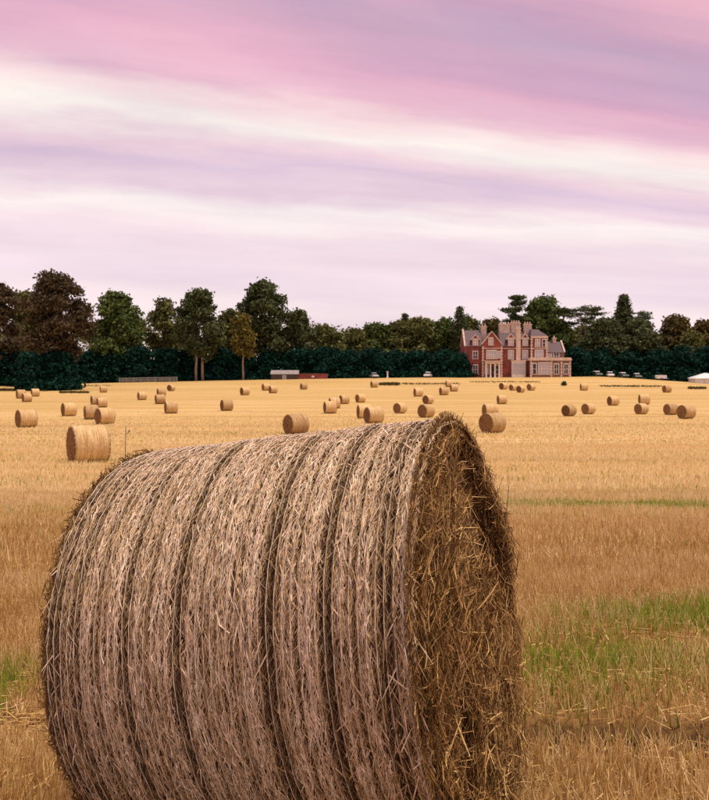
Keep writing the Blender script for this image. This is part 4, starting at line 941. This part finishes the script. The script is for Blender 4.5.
p = at_depth(661, 380, 244); TRL = empty('trailer', (p.x, 244, gz(p.x, 244))); tag(TRL, 'low white trailer between the cars and the white tent', 'trailer')
MB().prism([(-1.3, .45), (1.3, .45), (1.35, .6), (1.35, 1.25), (1.2, 1.4), (-1.2, 1.4), (-1.35, 1.25), (-1.35, .6)], -.8, .8).build('body', MAT['white'], TRL)
for wy in (-.86, .86):
    MB().tube([(0, wy - .08, .3), (0, wy + .08, .3)], [.3, .3], 14).build('wheel', MAT['rubber'], TRL)
MB().tube([(1.3, 0, .5), (2.2, 0, .42)], [.05, .05], 6).build('drawbar', MAT['tin'], TRL)
p = at_depth(709, 383, 238); TN = empty('tent', (p.x, 238, gz(p.x, 238) - .05)); tag(TN, 'white tent cut off by the right edge of the picture', 'tent')
MB().box(-3.6, 3.6, 0, 5, 0, 1.5).build('canvas_wall', MAT['white'], TN)
MB().add([(-4.1, -.5, 1.45), (4.1, -.5, 1.45), (4.1, 5.5, 1.45), (-4.1, 5.5, 1.45), (-.4, 2.4, 2.9), (.4, 2.4, 2.9)], [(0, 3, 2, 1), (0, 1, 5, 4), (1, 2, 5), (2, 3, 4, 5), (3, 0, 4)]).build('canvas_roof', MAT['white'], TN)
for x in (-3.9, -1.3, 1.3, 3.9): MB().tube([(x, -.42, 0), (x, -.42, 1.52)], [.05, .05], 6).build('pole', MAT['tin'], TN)
p = at_depth(387.5, 378, 244.5); PL = empty('stone_pillar', (p.x, 244.5, gz(p.x, 244.5) - .05)); tag(PL, 'slim pale stone pillar before the hedge right of the grey car', 'pillar')
MB().box(-.3, .3, -.3, .3, 0, .3).build('base', MAT['white'], PL); MB().tube([(0, 0, .28), (0, 0, 1.7)], [.22, .18], 10).build('shaft', MAT['white'], PL); MB().box(-.27, .27, -.27, .27, 1.7, 1.85).build('cap', MAT['white'], PL)
def boulder(u, v, r, lb, seed):
    rng = np.random.default_rng(seed); p = on_ground(u, v); nu, nv = 7, 12
    ph, ps = np.meshgrid(np.linspace(.05, math.pi - .05, nu), np.linspace(0, 2 * math.pi, nv, endpoint=False), indexing='ij'); k = r * rng.uniform(.8, 1.15, ph.shape)
    o = obj('stone', np_mesh('stone', np.stack([k * np.sin(ph) * np.cos(ps) * 1.3, k * np.sin(ph) * np.sin(ps), r * .7 + k * .8 * np.cos(ph)], -1), grid_faces(nu, nv, True)), MAT['white'], None, True); o.location = p; tag(o, lb, 'stone')
boulder(75, 383.3, .33, 'left of two small white stones at the wood edge by the copper tree', 1); boulder(86, 383.3, .42, 'right of two small white stones at the wood edge by the copper tree', 2)
tree('small_bush', 'small dark round bush on the stubble right below the house', 'bush', 564, 381.5, on_ground(564, 385.8).y, 4.5, 'bush', 'deep', None, .02, None, dens=2.0, seed=4)
# strips of rough uncut grass along the far field
rs2 = np.random.default_rng(12); PX = []
for u0, u1, v, k, hgt in ((-8, 20, 390.5, 900, .45), (36, 46, 390.5, 300, .4), (60, 88, 392.6, 600, .3), (379, 399, 384.6, 500, .5), (395, 460, 384, 350, .25), (600, 662, 386.4, 420, .25), (688, 706, 388.6, 400, .4), (470, 540, 382, 300, .2), (0, 110, 386, 300, .25)):
    for j in range(k):
        q = on_ground(rs2.uniform(u0, u1), v + rs2.normal(0, .35)); PX.append((q.x, q.y + rs2.normal(0, .5), hgt * rs2.uniform(.5, 1.2)))
PX = np.array(PX); n = len(PX); base = np.stack([PX[:, 0], PX[:, 1], ground_z(PX[:, 0], PX[:, 1]) - .02], -1); tt = np.array([0, 1.0])
P = base[:, None] + np.stack([rs2.normal(0, .12, n), rs2.normal(0, .12, n), PX[:, 2]], -1)[:, None] * tt[None, :, None]
V, Q = strips(P, np.array([1., 0, 0])[None, None] * (rs2.uniform(.05, .14, n)[:, None, None] * np.array([1, .35])[None, :, None]))
o = obj('rough_grass', np_mesh('rough_grass', V, Q, tint=np.repeat(np.clip(rs2.normal(.3, .2, n), 0, 1), 4)), LEAF['brown']); tag(o, 'thin dark strips of rough uncut grass across the far field', 'grass', kind='stuff')

# tall dry weeds behind the big bale
def stalk(u, v, y, lean, label, seed):
    rng = np.random.default_rng(seed); p = at_depth(u, v, y); z = gz(p.x - lean, y); h = p.z - z
    o = empty('dry_stalk', (p.x - lean, y, z)); tag(o, label, 'weed', 'dry weeds around the big bale')
    mb = MB(); pts = [(lean * t_ ** 2, rng.normal() * .006, h * t_) for t_ in np.linspace(0, 1, 8)]
    mb.tube(pts, [.0045 - .0028 * k / 7 for k in range(8)], 5).build('stem', BARK, o)
    for k in range(7):
        t_ = rng.uniform(.45, .98); b0 = Vector((lean * t_ ** 2, 0, h * t_)); a = rng.uniform(0, 6.28); l = rng.uniform(.012, .03)
        e = b0 + Vector((math.cos(a) * l, math.sin(a) * l, l * .9)); MB().tube([b0, b0.lerp(e, .5) + Vector((0, 0, -.008)), e], [.0022, .0018, .004], 5).build('twig', BARK, o)
stalk(125.5, 426, 4.9, .01, 'thin dry weed stalk rising behind the left shoulder of the huge bale', 1)
stalk(509, 486, 4.3, .05, 'short dry weed stalk leaning out beside the shaggy end, upper one', 2)
stalk(512, 527, 3.9, .04, 'short dry weed stalk leaning out beside the shaggy end, lower one', 3)
